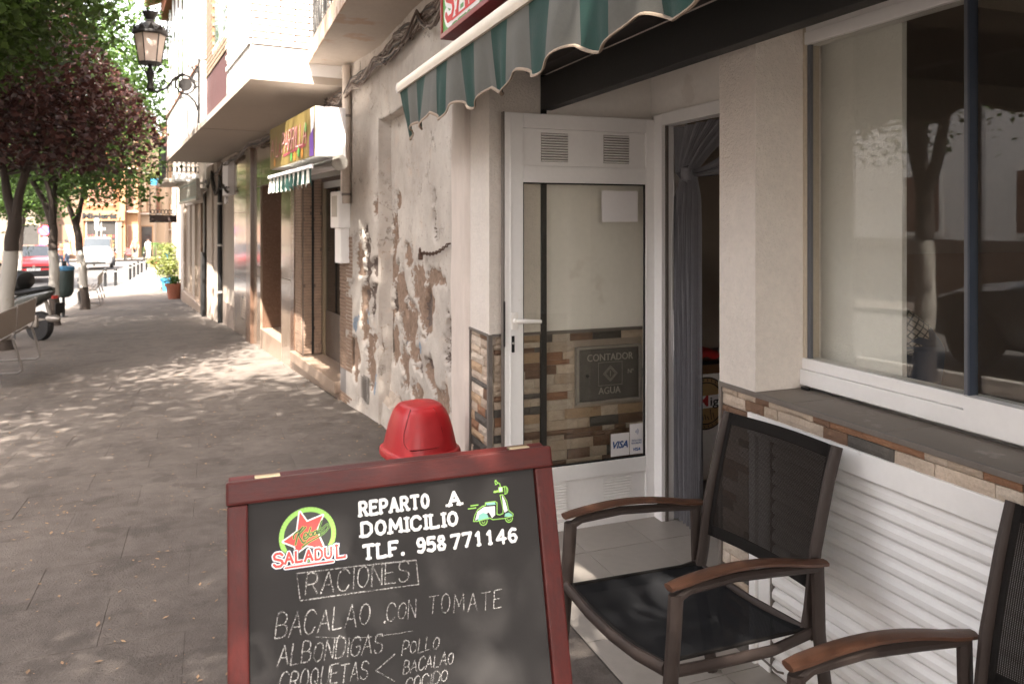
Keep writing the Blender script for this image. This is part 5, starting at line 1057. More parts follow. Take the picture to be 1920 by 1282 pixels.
def tree(name, label, x, y, seed, col='green', rad=2.3, zc=4.9, rz_=1.9, n=16000, lean=(0, 0), fork=1.95, leaf=.085, r0=.085, band=(.55, 1.45), cut=None, limbs=3, group='street trees along the kerb', low=0):
    rnd = random.Random(seed); rng = np.random.default_rng(seed); z0 = gz(y); t = thing(name, label, 'tree', (x, y, z0-.02), rnd.uniform(0, .01), group)
    def ax(z): q = max(z, 0)/fork; return Vector((lean[0]*q**1.3, lean[1]*q**1.3, z))
    def seg(nm, m, za, zb, e=0):
        k = 8; MB().tube([ax(za+(zb-za)*i/k)+Vector((.010*math.sin(i+seed), .010*math.cos(i*1.3+seed), 0)) for i in range(k+1)], [(r0*(1.18-.25*(za+(zb-za)*i/k)/fork)+(r0*.35*math.exp(-(za+(zb-za)*i/k)*9)) )+e for i in range(k+1)], 12).build(nm, m, t, smooth=True)
    if band: seg('trunk', M_bark, -.02, band[0]); seg('whitewash', M_lime, band[0], band[1], .003); seg('trunk', M_bark, band[1], fork)
    else: seg('trunk', M_bark, -.02, fork)
    tips = []; top = ax(fork)
    a0 = rnd.uniform(0, 6.28)
    for i in range(limbs):
        a = a0+i*6.2832/limbs+rnd.uniform(-.3, .3); d = Vector((math.cos(a)*.45, math.sin(a)*.45, 1)).normalized(); P = [top-Vector((0, 0, .08))]; rr = [r0*.78]; p = top.copy(); L = zc-z0-fork+rz_*.2
        for j in range(1, 9):
            d = (d+Vector((rnd.uniform(-.18, .18), rnd.uniform(-.18, .18), .10))).normalized(); p = p+d*L/8; P.append(p.copy()); rr.append(r0*.72*(1-j/10))
            if j >= 2:
                for _ in range(2):
                    q = Vector((rnd.gauss(0, 1), rnd.gauss(0, 1), rnd.gauss(.3, .6))).normalized(); b0 = p.copy(); B_ = [b0]; e = b0.copy(); LL = rad*rnd.uniform(.45, .8)*(1-.04*j)
                    for k_ in range(1, 5): q = (q+Vector((rnd.uniform(-.2, .2), rnd.uniform(-.2, .2), rnd.uniform(-.2, .15)))).normalized(); e = e+q*LL/4; B_.append(e.copy())
                    if cut and cut(B_[2]+Vector((x, y, z0))): continue
                    MB().tube(B_, [r0*.3*(1-j/14)*(1-k_/5.5) for k_ in range(5)], 5).build('branch', M_bark, t, smooth=True); tips += [B_[2], B_[3], B_[4]]
        MB().tube(P, rr, 9).build('limb', M_bark, t, smooth=True)
    # leaf clumps filling an uneven crown
    cc = Vector((lean[0]*1.3, lean[1]*1.3, zc-z0)); cl = []
    K = 120
    while len(cl) < K:
        v = Vector((rnd.gauss(0, 1), rnd.gauss(0, 1), rnd.gauss(0, 1))).normalized(); r_ = rnd.uniform(.25, 1)**.45; f = 1+.38*noise.noise(v*1.7+Vector((seed, 0, 0)))
        p = cc+Vector((v.x*rad*r_*f, v.y*rad*r_*f, v.z*rz_*r_*f*(1 if v.z > 0 else .9+low)))
        if cut and cut(p+Vector((x, y, z0))): continue
        cl.append(p)
    cl = np.array([tuple(p) for p in cl]+[tuple(p) for p in tips if (p.z > fork+.5 and not (cut and cut(p+Vector((x, y, z0)))))]); w = rng.random(len(cl))+.3; idx = rng.choice(len(cl), n, p=w/w.sum())
    sc = rad*.19; off = rng.normal(0, 1, (n, 3))*np.array([sc, sc, sc*.62]); pts = cl[idx]+off
    if cut: pts = pts[[not cut(Vector((q[0]+x, q[1]+y, q[2]+z0))) for q in pts]]
    leaves('crown', M_lf[col], t, pts, leaf, rng)
    return t
TX = -2.85
tree('street_tree', 'street tree whose green leafy crown fills the top left corner of the photo', TX, 9.2, 1, 'green', 2.4, 4.7, 2.2, 90000, leaf=.085, low=.12, cut=lambda p: p.x > -1.05 or p.z < 2.95+max(0, p.x+2.6)*.55)
tree('street_tree', 'dark purple leaved street tree with whitewashed trunk behind the bench', TX, 13.1, 2, 'purple', 2.3, 3.9, 1.9, 27000, (.14, .1), leaf=.095, r0=.095, low=.1, limbs=2, cut=lambda p: (p.y < 11.7 and p.x > -1.6) or p.x > -.70-max(0, p.z-3.0)*.7 or p.z < 2.35 or p.z > 4.2+max(0, -1.2-p.x)*.9)
tree('street_tree', 'forked street tree with whitewashed trunk beside the black litter bin', TX+.02, 16.95, 3, 'mid', 2.2, 4.5, 2.1, 22000, (-.05, .1), fork=2.0, leaf=.10, r0=.08, limbs=3)
tree('street_tree', 'forked street tree with whitewashed trunk in front of the white van', TX-.03, 21.15, 4, 'mid', 2.1, 4.6, 2.0, 20000, (-.2, 0), fork=2.1, leaf=.11, r0=.085, limbs=2)
for i, (yy, rad, cl_, xx) in enumerate(((5.9, 2.2, 'green', TX), (.6, 2.6, 'purple', -1.7), (-3.2, 3.1, 'green', -2.4), (-7.0, 3.1, 'green', -2.4), (-10.8, 3, 'green', -2.4))):  # trees out of view, crowns raised, shifted and cut to shape shade and sun patches
    tree('street_tree', ('leafy street tree shading the terrace from across the pavement', 'purple leaved street tree added out of view to shade the plaster wall', 'green street tree added behind the viewpoint for shade', 'second green street tree added behind the viewpoint for shade', 'third green street tree added behind the viewpoint for shade')[i], xx, yy, 20+i, cl_, rad, 4.8 if i == 0 else 7.6, 1.9, 13000 if i == 0 else (46000 if i < 4 else 30000), leaf=.095, r0=.09, cut=lambda p: (p.z < 1.9+.34*max(0, p.x*.36+p.y*.933) if p.x > -2.4 else p.z < 2.2) or (p.x > -1.45 and 4.3 < p.y < 6.9) or p.y > 7.6 or (2.9 < p.y < 4 and p.z > 5))
tree('street_tree', 'thin street tree with short whitewash across the road by the parked red car', -7.03, 34.7, 9, 'mid', 2.0, 3.2, 1.5, 9000, (.1, 0), fork=2.2, leaf=.15, r0=.10, limbs=2, group='trees across the road')
tree('street_tree', 'pale trunked street tree across the road at the far left edge', -9.6, 38.0, 10, 'mid', 3.2, 4.2, 2.2, 12000, (.1, 0), fork=2.4, leaf=.17, r0=.16, limbs=3, group='trees across the road')
for i, (x_, y_, r_) in enumerate(((-13, 46, 3.6), (-18, 56, 4.5), (-24, 48, 5))):
    tree('street_tree', ('bushy green tree behind the far pavement', 'large green tree further back at the left', 'large green tree at the far left')[i], x_, y_, 30+i, 'mid', r_, 4.5, 3, 9000, fork=2.4, leaf=.3, r0=.2, band=None, group='trees across the road')
# ============================================================ STREET FURNITURE
M_grn = mat('dark_green_metal', (.012, .022, .02), .45, .2, 9, .05); M_bin_b = mat('blue_bin_rim', (.03, .12, .22), .6)
lb = thing('litter_bin', 'black litter bin with blue liner rim on a thin post between the trees', 'litter bin', (-3.01, 19.01, gz(19)), 0)
MB().tube([(0, 0, 0), (0, 0, .55)], .03, 8).lathe([(.09, 0), (.09, .02)], 12).build('post', M_black, lb)
MB().lathe([(.10, .42), (.16, .46), (.20, .55), (.205, .95), (.20, 1.0)], 18, sy=.8).build('body', M_grn, lb, smooth=True); MB().lathe([(.205, 1.0), (.215, 1.02), (.21, 1.08), (.18, 1.09)], 18, sy=.8).build('liner_rim', M_bin_b, lb, smooth=True); MB().tube([(0, .1, 1.0), (0, .1, 1.2)], .04, 8).build('top_knob', M_black, lb)
def bollard(x, y, label, first=[None]):
    if first[0] is None:
        o = thing('bollard', label, 'bollard', (x, y, gz(y)), 0, 'black bollards along the kerb')
        MB().lathe([(.055, 0), (.055, .62), (.062, .63), (.062, .66), (.05, .70), (.02, .71)], 12).build('post', M_black, o, smooth=True); MB().lathe([(.057, .56), (.057, .59)], 12).build('ring', M_hl, o)
        first[0] = o
    else:
        o = copy_tree(first[0]); o.location = (x, y, gz(y)); o['label'] = label
bollard(-3.30, 23.3, 'black bollard right behind the third tree trunk')
bollard(-3.95, 34.0, 'black bollard just behind the empty street bench on the left'); bollard(-3.62, 34.3, 'black bollard behind the backrests of the empty street bench')
for i, (x_, y_) in enumerate(((-3.52, 39), (-3.55, 41.2), (-3.56, 43.4), (-3.55, 45.4), (-3.5, 47.9), (-3.4, 50.4))):
    bollard(x_, y_, ('first', 'second', 'third', 'fourth', 'fifth', 'sixth')[i]+' bollard counted from the bench in the row curving along the sunlit pavement')
bollard(-7.2, 56.5, 'lone black bollard beside the rear of the white van'); bollard(-6.35, 66, 'black bollard left of the walker in the orange shirt'); bollard(-5.0, 66, 'black bollard right of the walker in the orange shirt')
M_bw = mat('bench_board', (.15, .12, .095), .7, .15, 6, .2, 60); M_bw2 = mat('bench_board_sunlit', (.32, .28, .235), .7, .1, 6, .2, 60); M_tube = mat('grey_tube', (.20, .18, .165), .4, .15, 9, .05, metal=.4)  # second board is a paler copy, sunlight put into its colour
def bench(label, x, y, rz, mb_):
    b = thing('street_bench', label, 'bench', (x, y, gz(y)), rz, 'metal framed street benches'); L = .97
    for k_ in range(2):
        y0 = k_*L; MB().box(-.205+.41, .23, y0+.03, y0+L-.03, .50, .77, Matrix.Rotation(R(-0), 4, 'Y'), b=.006).build('backrest_panel', mb_, b)
        for j in range(5): MB().box(-.24+j*.082, -.172+j*.082, y0+.02, y0+L-.02, .42, .44, b=.004).build('seat_slat', mb_ if mb_ is M_bw else M_bw, b)
    for k_ in range(3):
        y0 = k_*L
        MB().tube([(.235, y0, .79), (.20, y0, .46), (.17, y0, .41), (-.22, y0, .41), (-.25, y0, .39), (-.19, y0, .05), (-.16, y0, .015), (.24, y0, .015), (.28, y0, .05), (.235, y0, .25), (.19, y0, .41)], .014, 8).build('frame', M_tube, b, smooth=True)
    return b
bench('metal framed street bench with brown backrest panels at the left edge', -2.30, 9.2, R(0), M_bw)
bench('empty street bench with backrest panels coloured pale for sunlight behind the third tree', -2.95, 22.1, R(4), M_bw2)
# pots and plants by the wooden shop
M_terra = mat('terracotta', (.23, .075, .04), .8, .15, 8, .2); M_bpot = mat('blue_pot', (.05, .30, .55), .4, .1, 8, .05)
def pot(label, x, y, z, r_, h_, m, leafcol, seed, spread, height, n, size, cat='plant pot', spiky=False, group=None, nm='potted_plant'):
    p = thing(nm, label, 'potted plant', (x, y, z), 0, group); rng = np.random.default_rng(seed)
    MB().lathe([(r_*.68, 0), (r_*.95, h_*.82), (r_*1.08, h_*.83), (r_*1.1, h_), (r_*.95, h_), (r_*.9, h_*.9)], 18).build('pot', m, p, smooth=True)
    if spiky:
        g = MB()
        for i in range(46):
            a = i*2.4; l_ = height*(.6+.4*random.random()); dx, dy = math.cos(a), math.sin(a); w = .018
            P = [(dx*l_*.8*t, dy*l_*.8*t, h_+height*.6+l_*(.8*t-1.5*t*t*random.uniform(.7, 1.1))) for t in (0, .25, .5, .75, 1)]
            g.add([(q[0]-dy*w*(1-j/4.2), q[1]+dx*w*(1-j/4.2), q[2]) for j, q in enumerate(P)]+[(q[0]+dy*w*(1-j/4.2), q[1]-dx*w*(1-j/4.2), q[2]) for j, q in enumerate(P)], [(j, j+1, j+6, j+5) for j in range(4)])
        g.build('long_leaves', M_lf['mid'], p, kind='stuff'); MB().tube([(0, 0, h_*.8), (0, 0, h_+height*.65)], .03, 6).build('stem', M_bark, p)
    else:
        c_ = np.array([(rng.normal(0, spread*.5), rng.normal(0, spread*.5), h_+height*rng.random()) for _ in range(26)]); pts = c_[rng.integers(0, 26, n)]+rng.normal(0, spread*.22, (n, 3)); leaves('foliage', M_lf[leafcol], p, pts, size, rng, -.2)
        for i in range(5): MB().tube([(0, 0, h_*.8), (c_[i][0]*.6, c_[i][1]*.6, (h_+c_[i][2])/2), tuple(c_[i])], .008, 5).build('stem', M_bark, p)
    return p
pot('terracotta pot with a low dark plant by the wooden shop step', -1.05, 24.3, gz(24.3), .24, .44, M_terra, 'mid', 1, .2, .15, 350, .07)
pot('blue pot with a bushy yellow green plant behind the terracotta pot', -1.42, 28.8, gz(28.8)+.0, .26, .46, M_bpot, 'yellow', 2, .45, .7, 1300, .09)
pot('tall yellow green shrub in a pot against the sunlit white wall', -1.35, 30.0, gz(30), .22, .35, M_terra, 'yellow', 3, .35, 1.3, 1000, .09)
pot('spiky long leaved plant in a raised pot beside the sunlit wall', -1.98, 30.6, gz(30.6)+.75, .2, .35, M_terra, 'mid', 4, .3, .8, 0, .1, spiky=True)
tag(MB().box(-2.18, -1.78, 30.4, 30.8, gz(30.6), gz(30.6)+.75, b=.02).build('pedestal', M_white), 'whitewashed pedestal carrying the spiky plant', 'pedestal')
def hang(label, x, y, z, seed, col='yellow'): pot(label, x, y, z, .14, .24, M_bpot, col, seed, .28, .3, 300, .09, group='blue wall pots')
hang('blue wall pot with pale flowers low on the sunlit wall', -1.62, 31.5, .15, 5); hang('blue wall pot hanging high beside the iron balcony', -2.05, 31.5, 2.9, 6)
# ============================================================ SCOOTER (rear towards us, heading to the road)
sc = thing('motor_scooter', 'dark parked scooter with round top case and mirror behind the bench', 'scooter', (-3.05, 14.6, gz(14.5)), R(143))
M_dg = mat('scooter_grey', (.045, .048, .042), .22, .15, 6, 0, coat=.6); M_rub = mat('rubber', (.015, .014, .014), .8, .2, 20, .2); M_sil = mat('dull_silver', (.28, .25, .22), .4, .2, 20, .1, metal=.6)
def wheel(par, x, y, r_, w, rim=.62):
    M = Matrix.Translation((x, y, r_)) @ Matrix.Rotation(R(90), 4, 'X'); t_ = MB(); t_.lathe([(r_*rim, -w/2), (r_*.93, -w/2), (r_, -w*.3), (r_, w*.3), (r_*.93, w/2), (r_*rim, w/2)], 24, M); o = t_.build('tyre', M_rub, par, smooth=True)
    g = MB(); g.lathe([(r_*rim, -w*.42), (r_*.3, -w*.36), (.02, -w*.46), (.02, w*.46), (r_*.3, w*.36), (r_*rim, w*.42)], 10, M); g.build('rim', M_sil, o, smooth=False); return o
wheel(sc, -.58, 0, .235, .12); wheel(sc, .66, 0, .225, .10)
def sring(x, z, hw, hh, n=14): return [(x, hw*math.cos(6.2832*i/n), z+hh*math.sin(6.2832*i/n)) for i in range(n)]
def sloft(rs, name, m, par):
    n = len(rs[0]); vs = [p for r_ in rs for p in r_]; fs = [(i*n+k, i*n+(k+1) % n, (i+1)*n+(k+1) % n, (i+1)*n+k) for i in range(len(rs)-1) for k in range(n)]+[tuple(range(n-1, -1, -1)), tuple(range((len(rs)-1)*n, len(rs)*n))]
    return MB().add(vs, fs).build(name, m, par, smooth=True)
sloft([sring(-.86, .80, .03, .02), sring(-.78, .76, .10, .07), sring(-.55, .68, .15, .12), sring(-.3, .60, .17, .15), sring(-.1, .5, .16, .2), sring(.1, .36, .15, .12), sring(.3, .33, .16, .08), sring(.42, .36, .15, .09)], 'body', M_dg, sc)
sloft([sring(-.82, .83, .07, .025), sring(-.7, .83, .13, .05), sring(-.4, .78, .15, .06), sring(-.15, .76, .13, .05), sring(.02, .72, .08, .03)], 'seat', M_black, sc)
sloft([sring(.38, .34, .15, .08), sring(.47, .5, .20, .1), sring(.44, .72, .19, .09), sring(.40, .88, .14, .07), sring(.36, .98, .08, .05)], 'leg_shield', M_dg, sc)
sloft([sring(.47, .52, .06, .1), sring(.6, .5, .08, .06), sring(.72, .48, .07, .04), sring(.85, .42, .05, .02)], 'mudguard', M_dg, sc)
MB().tube([(.38, 0, .95), (.5, 0, .6), (.66, 0, .225)], .03, 8).build('fork', M_black, sc); MB().tube([(.28, -.34, 1.02), (.34, -.12, .99), (.36, 0, .97), (.34, .12, .99), (.28, .34, 1.02)], .017, 8).build('handlebar', M_black, sc, smooth=True)
for s in (1, -1):
    MB().tube([(.33, s*.2, 1.0), (.34, s*.26, 1.12), (.30, s*.33, 1.18)], .007, 6).build('mirror_stalk', M_black, sc); sloft([sring(.285, 1.20, .02, .01), sring(.29, 1.20, .075, .042), sring(.31, 1.20, .07, .038), sring(.325, 1.2, .02, .01)], 'mirror', M_black, sc)
    for ch_ in sc.children[-1:]: ch_.location = (0, s*.37, 0)
    MB().tube([(.28, s*.36, 1.02), (.29, s*.24, 1.008)], .022, 8).build('grip', M_black, sc)
sloft([sring(-.98, .36, .02, .02), sring(-.92, .36, .055, .055), sring(-.5, .34, .07, .07), sring(-.3, .32, .05, .05)], 'exhaust', M_sil, sc); sc.children[-1].location = (0, -.17, 0)
MB().box(-.62, -.12, -.09, .1, .22, .42, b=.03).build('engine', M_sil, sc); MB().box(-.99, -.97, -.09, .09, .45, .62, Matrix.Identity(4)).build('number_plate', M_black, sc); MB().box(-.9, -.86, -.05, .05, .68, .73, b=.01).build('tail_lamp', mat('tail_red', (.4, .03, .02), .3), sc)
MB().tube([(-.70, -.1, .30), (-.60, -.1, .62)], .028, 8).build('shock_absorber', M_sil, sc); MB().tube([(-.2, .12, .25), (-.3, .2, .03), (-.24, .2, .02)], .012, 6).build('stand', M_black, sc)
sloft([sring(.05, .95, .05, .05), sring(.0, .95, .17, .14), sring(-.15, .95, .2, .17), sring(-.3, .95, .17, .14), sring(-.36, .95, .05, .05)], 'top_case', M_black, sc); sc.children[-1].location = (-.55, 0, 0)
MB().tube([(.3, .12, .86), (.36, .16, .88)], .05, 10).build('indicator', mat('orange_lens', (.6, .08, .02), .3), sc)
sc.children[-1].location = (0, 0, 0)
# ============================================================ CARS
M_tint = mat('car_glass', (.02, .024, .026), .05, .1, 3, 0, spec=1.0)
def carbody(par, paint, st, glass, wheels, wr, lower=None):
    """st: stations (x, zbot, zbelt, ztop, wbelt, wtop); glass: set of station spans whose side/top strips are glazing"""
    n = 13; R_ = []
    for (x, zb, zl, zt, wb, wt) in st:
        R_.append([(x, -wb*.90, zb), (x, -wb, zb+.14), (x, -wb*1.0, (zb+zl)/2+.06), (x, -wb*.965, zl), (x, -wt, zt-.05), (x, -wt*.86, zt), (x, 0, zt+.015), (x, wt*.86, zt), (x, wt, zt-.05), (x, wb*.965, zl), (x, wb, (zb+zl)/2+.06), (x, wb, zb+.14), (x, wb*.90, zb)])
    vs = [p for r_ in R_ for p in r_]; bf_ = []; gf = []
    for i in range(len(R_)-1):
        for k_ in range(n-1):
            f = (i*n+k_, i*n+k_+1, (i+1)*n+k_+1, (i+1)*n+k_); kind = glass.get(i, '')
            if (k_ in (3, 8) and 's' in kind) or (k_ in (4, 5, 6, 7) and 't' in kind): gf.append(f)
            else: bf_.append(f)
        bf_.append((i*n+n-1, i*n, (i+1)*n, (i+1)*n+n-1))
    bf_ += [tuple(range(n)), tuple(range(len(vs)-1, len(vs)-n-1, -1))]
    MB().add(vs, bf_).build('body', paint, par, smooth=True); g = MB(); g.add(vs, gf); 
    if gf: g.build('windows', M_tint, par, smooth=True)
    for x in wheels:
        for s in (1, -1):
            y = s*(max(q[4] for q in st)-.085); M = Matrix.Translation((x, y+s*.078, wr)) @ Matrix.Rotation(R(90), 4, 'X'); MB().lathe([(wr*1.13, -.012), (wr*1.13, .012)], 24, M).build('wheel_arch', M_black, par); wheel(par, x, y+s*.03, wr, .2)
def plate(par, x, z, txt, y=0, w=.52):
    MB().box(x-.01, x, y-w/2, y+w/2, z-.055, z+.055).build('number_plate', M_paper, par); M = Matrix.Translation((x+.002, y-w/2+.04, z-.035)) @ Matrix.Rotation(R(90), 4, 'Z')
    text_mb(txt, .1, M, bold=.002, width=w-.08).build('lettering', M_black, par)
M_redc = mat('red_car_paint', (.42, .012, .02), .22, .05, 2, 0, coat=.7); M_whc = mat('white_car_paint', (.32, .31, .30), .25, .02, 2, 0, coat=.6)
rcx = thing('parked_car', 'red compact crossover facing us on the left with black grille', 'car', (-8.0, 42.6, gz(42.6)), R(-90)+R(11))
carbody(rcx, M_redc, [(-2.05, .35, .9, 1.0, .70, .60), (-1.95, .24, .98, 1.18, .84, .66), (-1.55, .22, 1.0, 1.48, .89, .60), (-.6, .22, .99, 1.57, .90, .62), (.25, .22, .96, 1.54, .90, .60), (.95, .22, .95, 1.08, .90, .68), (1.55, .24, .88, .98, .89, .70), (1.95, .26, .78, .88, .84, .68), (2.08, .30, .70, .78, .74, .60)], {1: 's', 2: 's', 3: 's', 4: 'st'}, (-1.3, 1.3), .33)
MB().box(1.95, 2.10, -.68, .68, .26, .50, b=.04).build('lower_grille', M_black, rcx); MB().box(2.02, 2.105, -.60, .60, .585, .67, b=.02).build('grille', M_black, rcx); MB().tube([(2.10, 0, .66), (2.125, 0, .66)], .06, 14).build('badge', M_sil, rcx)
for s in (1, -1):
    MB().add([(2.04, s*.50, .74), (2.05, s*.72, .70), (1.86, s*.83, .80), (1.90, s*.62, .86)], [(0, 1, 2, 3) if s > 0 else (3, 2, 1, 0)]).build('headlight', mat('headlight_glass', (.6, .58, .56), .1, .05, 3, 0, coat=.8), rcx)
    MB().box(2.0, 2.10, s*.70-.05, s*.70+.05, .34, .56, b=.02).build('fog_light', MATS['headlight_glass'], rcx); MB().box(.72, .90, s*.98-.09, s*.98+.09, .98, 1.10, b=.04).build('mirror', M_black, rcx)
plate(rcx, 2.125, .53, '0204 MTT')
MB().box(1.94, 2.10, -.80, .80, .20, .27, b=.02).build('bumper_lip', M_black, rcx)
van = thing('parked_van', 'white leisure van facing us in front of the orange building', 'van', (-6.75, 54.6, gz(54)), R(-90)+R(4))
carbody(van, M_whc, [(-2.15, .3, 1.0, 1.6, .78, .66), (-2.0, .25, 1.02, 1.78, .85, .70), (-.6, .23, 1.02, 1.84, .87, .72), (.55, .23, 1.0, 1.78, .87, .70), (1.15, .23, 1.0, 1.28, .87, .72), (1.75, .25, .92, 1.06, .86, .70), (2.0, .27, .8, .92, .80, .62), (2.1, .32, .7, .78, .70, .5)], {1: 's', 2: 's', 3: 'st'}, (-1.3, 1.3), .32)
MB().box(2.0, 2.12, -.52, .52, .60, .63, b=.01).box(2.0, 2.125, -.50, .50, .68, .71, b=.01).build('grille', M_black, van); MB().box(1.98, 2.12, -.55, .55, .32, .42, b=.02).build('lower_grille', M_black, van)
S = Strokes(Matrix.Translation((2.13, 0, .72)) @ Matrix.Rotation(R(90), 4, 'Z'))
for dz in (0, .04): S.path([(-.12, dz), (0, .06+dz), (.12, dz)], .02)
S.build('badge', M_sil, van)
for s in (1, -1):
    MB().add([(2.06, s*.52, .72), (2.0, s*.76, .74), (1.80, s*.84, .90), (1.92, s*.60, .92)], [(0, 1, 2, 3) if s > 0 else (3, 2, 1, 0)]).build('headlight', MATS['headlight_glass'], van); MB().tube([(2.04, s*.64, .42), (2.09, s*.64, .42)], .06, 10).build('fog_light', MATS['headlight_glass'], van); MB().box(.85, 1.02, s*.97-.08, s*.97+.08, 1.0, 1.2, b=.04).build('mirror', M_black, van)
plate(van, 2.14, .54, '6148 FDN')
dkc = thing('parked_car', 'dark grey car parked at the kerb opposite the terrace outside the frame', 'car', (-5.2, 5.2, -.12), R(90))
carbody(dkc, mat('grey_car_paint', (.06, .06, .065), .25, .05, 2, 0, coat=.7), [(-2.1, .35, .85, .95, .70, .60), (-1.95, .24, .92, 1.1, .84, .66), (-1.45, .22, .95, 1.38, .89, .60), (-.5, .22, .94, 1.46, .90, .62), (.25, .22, .92, 1.43, .90, .60), (.95, .22, .9, 1.0, .90, .68), (1.6, .24, .82, .9, .89, .70), (2.05, .30, .66, .74, .76, .60)], {1: 's', 2: 's', 3: 's', 4: 'st'}, (-1.3, 1.3), .32)
# ============================================================ PEOPLE
SKIN = mat('skin', (.42, .24, .17), .6, .08, 9, 0)
def person(label, loc, rz, shirt, trousers, hair, pose='stand', h=1.70, sleeve='short', legs='long', skirt=None, group=None, armpose=None, bend=0):
    p = thing('person', label, 'person', loc, rz, group); k = h/1.72; b_ = R(bend)
    def sp_(z, x=0, y=0):  # bend about the hip
        dz = z-.93; return Vector((x+dz*math.sin(b_), y, .93+dz*math.cos(b_) if dz > 0 else z))
    J = {}; E_ = []; RAD = {}
    def j(n, v, r_): J[n] = Vector(v)*k; RAD[n] = r_*k
    j('pel', sp_(.93), .135); j('waist', sp_(1.08), .125); j('chest', sp_(1.28), .155); j('neck0', sp_(1.45), .075); j('neck', sp_(1.50, .01), .055); j('head', sp_(1.60, .02), .085); j('top', sp_(1.68, .015), .07)
    E_ += [('pel', 'waist'), ('waist', 'chest'), ('chest', 'neck0'), ('neck0', 'neck'), ('neck', 'head'), ('head', 'top')]
    st = {'stand': (0.03, -.03), 'walk': (.28, -.26), 'sit': (.42, .42)}[pose]
    for s, nm in ((1, 'l'), (-1, 'r')):
        f = st[0] if s > 0 else st[1]
        j('hip'+nm, (0, s*.09, .88), .095)
        if pose == 'sit': j('kn'+nm, (.42, s*.12, .50), .06); j('an'+nm, (.42, s*.12, .09), .042); j('to'+nm, (.56, s*.13, .04), .035); J['hip'+nm] = Vector((0.02, s*.1, .52))*k
        else: j('kn'+nm, (f*.55+.03, s*.10, .49), .06); j('an'+nm, (f-.02-(.08 if f < 0 else 0), s*.10, .09+(.05 if f < -.1 else 0)), .042); j('to'+nm, (f+.12, s*.12, .04), .035)
        E_ += [('pel', 'hip'+nm), ('hip'+nm, 'kn'+nm), ('kn'+nm, 'an'+nm), ('an'+nm, 'to'+nm)]
        ap = (armpose or {}).get(nm, 'walk' if pose == 'walk' else 'down'); j('sh'+nm, sp_(1.40, 0, s*.18), .062)
        el, ha = {'down': ((.0, .23, 1.13), (.05, .24, .88)), 'walk': ((-.1*s, .22, 1.13), (.08-.2*s, .23, .92)), 'fold': ((.06, .25, 1.14), (.28, .10, 1.18)), 'reach': ((.22, .22, 1.22), (.46, .18, 1.15)), 'lap': ((.1, .22, 1.12), (.3, .14, .98))}[ap]
        j('el'+nm, sp_(el[2], el[0], s*el[1]), .042); j('ha'+nm, sp_(ha[2], ha[0], s*ha[1]), .03); j('fi'+nm, sp_(ha[2]-.07, ha[0]+.06, s*ha[1]), .025)
        E_ += [('chest', 'sh'+nm), ('sh'+nm, 'el'+nm), ('el'+nm, 'ha'+nm), ('ha'+nm, 'fi'+nm)]
    if pose == 'sit':
        for n_ in ('pel', 'waist', 'chest', 'neck0', 'neck', 'head', 'top', 'shl', 'shr', 'ell', 'elr', 'hal', 'har', 'fil', 'fir'): J[n_] = J[n_]-Vector((0, 0, .40*k))
    names = list(J); me = bpy.data.meshes.new('body'); me.from_pydata([J[n_] for n_ in names], [(names.index(a), names.index(b)) for a, b in E_], [])
    o = bpy.data.objects.new('body', me); C.objects.link(o); sk = o.modifiers.new('skin', 'SKIN'); ss = o.modifiers.new('s', 'SUBSURF'); ss.levels = ss.render_levels = 1
    sv = me.skin_vertices[0].data if me.skin_vertices else None
    if sv is None: me.skin_vertices.new() if hasattr(me.skin_vertices, 'new') else None
    if not me.skin_vertices:
        bm = bmesh.new(); bm.from_mesh(me); bm.verts.layers.skin.verify(); bm.to_mesh(me); bm.free()
    for i, n_ in enumerate(names):
        d = me.skin_vertices[0].data[i]; r_ = RAD[n_]; d.radius = (r_*(.75 if n_ in ('pel', 'waist', 'chest') else 1), r_*(1.15 if n_ in ('pel', 'waist', 'chest') else 1)) ; d.use_root = (n_ == 'pel')
    dg = bpy.context.evaluated_depsgraph_get(); dg.update(); m2 = bpy.data.meshes.new_from_object(o.evaluated_get(dg)); bpy.data.objects.remove(o)
    ms = [SKIN, shirt, trousers, M_black]; m2.materials.clear()
    for m_ in ms: m2.materials.append(m_)
    def mi(a, b):
        if a in ('neck', 'head'): return 0
        if a[:2] == 'sh' : return 1
        if a[:2] == 'el' or a[:2] == 'ha': return 1 if (sleeve == 'long' and a[:2] == 'el') else 0
        if a == 'pel' and b[:3] == 'hip' or a[:3] == 'hip': return 2
        if a[:2] == 'kn': return 2 if legs == 'long' else 0
        if a[:2] == 'an': return 3
        if a == 'neck0': return 0
        return 1
    for f in m2.polygons:
        c = f.center; best = None
        for a, b in E_:
            A, B_ = J[a], J[b]; d = B_-A; t = max(0, min(1, (c-A).dot(d)/d.length_squared)); q = (A+d*t-c).length-RAD[a]*(1-t)-RAD[b]*t
            if best is None or q < best[0]: best = (q, a, b, t)
        v = mi(best[1], best[2])
        if best[1] == 'chest' and best[2][:2] == 'sh': v = 1
        if best[1] == 'pel' and (best[2] == 'waist' or best[3] < .45): v = 1
        f.material_index = v; f.use_smooth = True
    body = bpy.data.objects.new('body', m2); C.objects.link(body); body.parent = p; body.name = 'body'
    hd_ = J['head']+Vector((-.008, 0, .025))*k
    if hair:
        g = MB(); M = Matrix.Translation(hd_); prof = [(.088*math.sin(t_), .098*math.cos(t_)) for t_ in [math.pi*q/12 for q in range(1, 8)]][::-1]
        g.lathe([(r_*k*1.08, z*k) for r_, z in prof], 14, M); g.build('hair', hair, p, smooth=True)
    nz = J['head']+Vector((.092, 0, -.005))*k
    MB().lathe([(.012*k, -.015*k), (.013*k, 0), (.004*k, .02*k)], 6, Matrix.Translation(nz)).build('nose', SKIN, p)
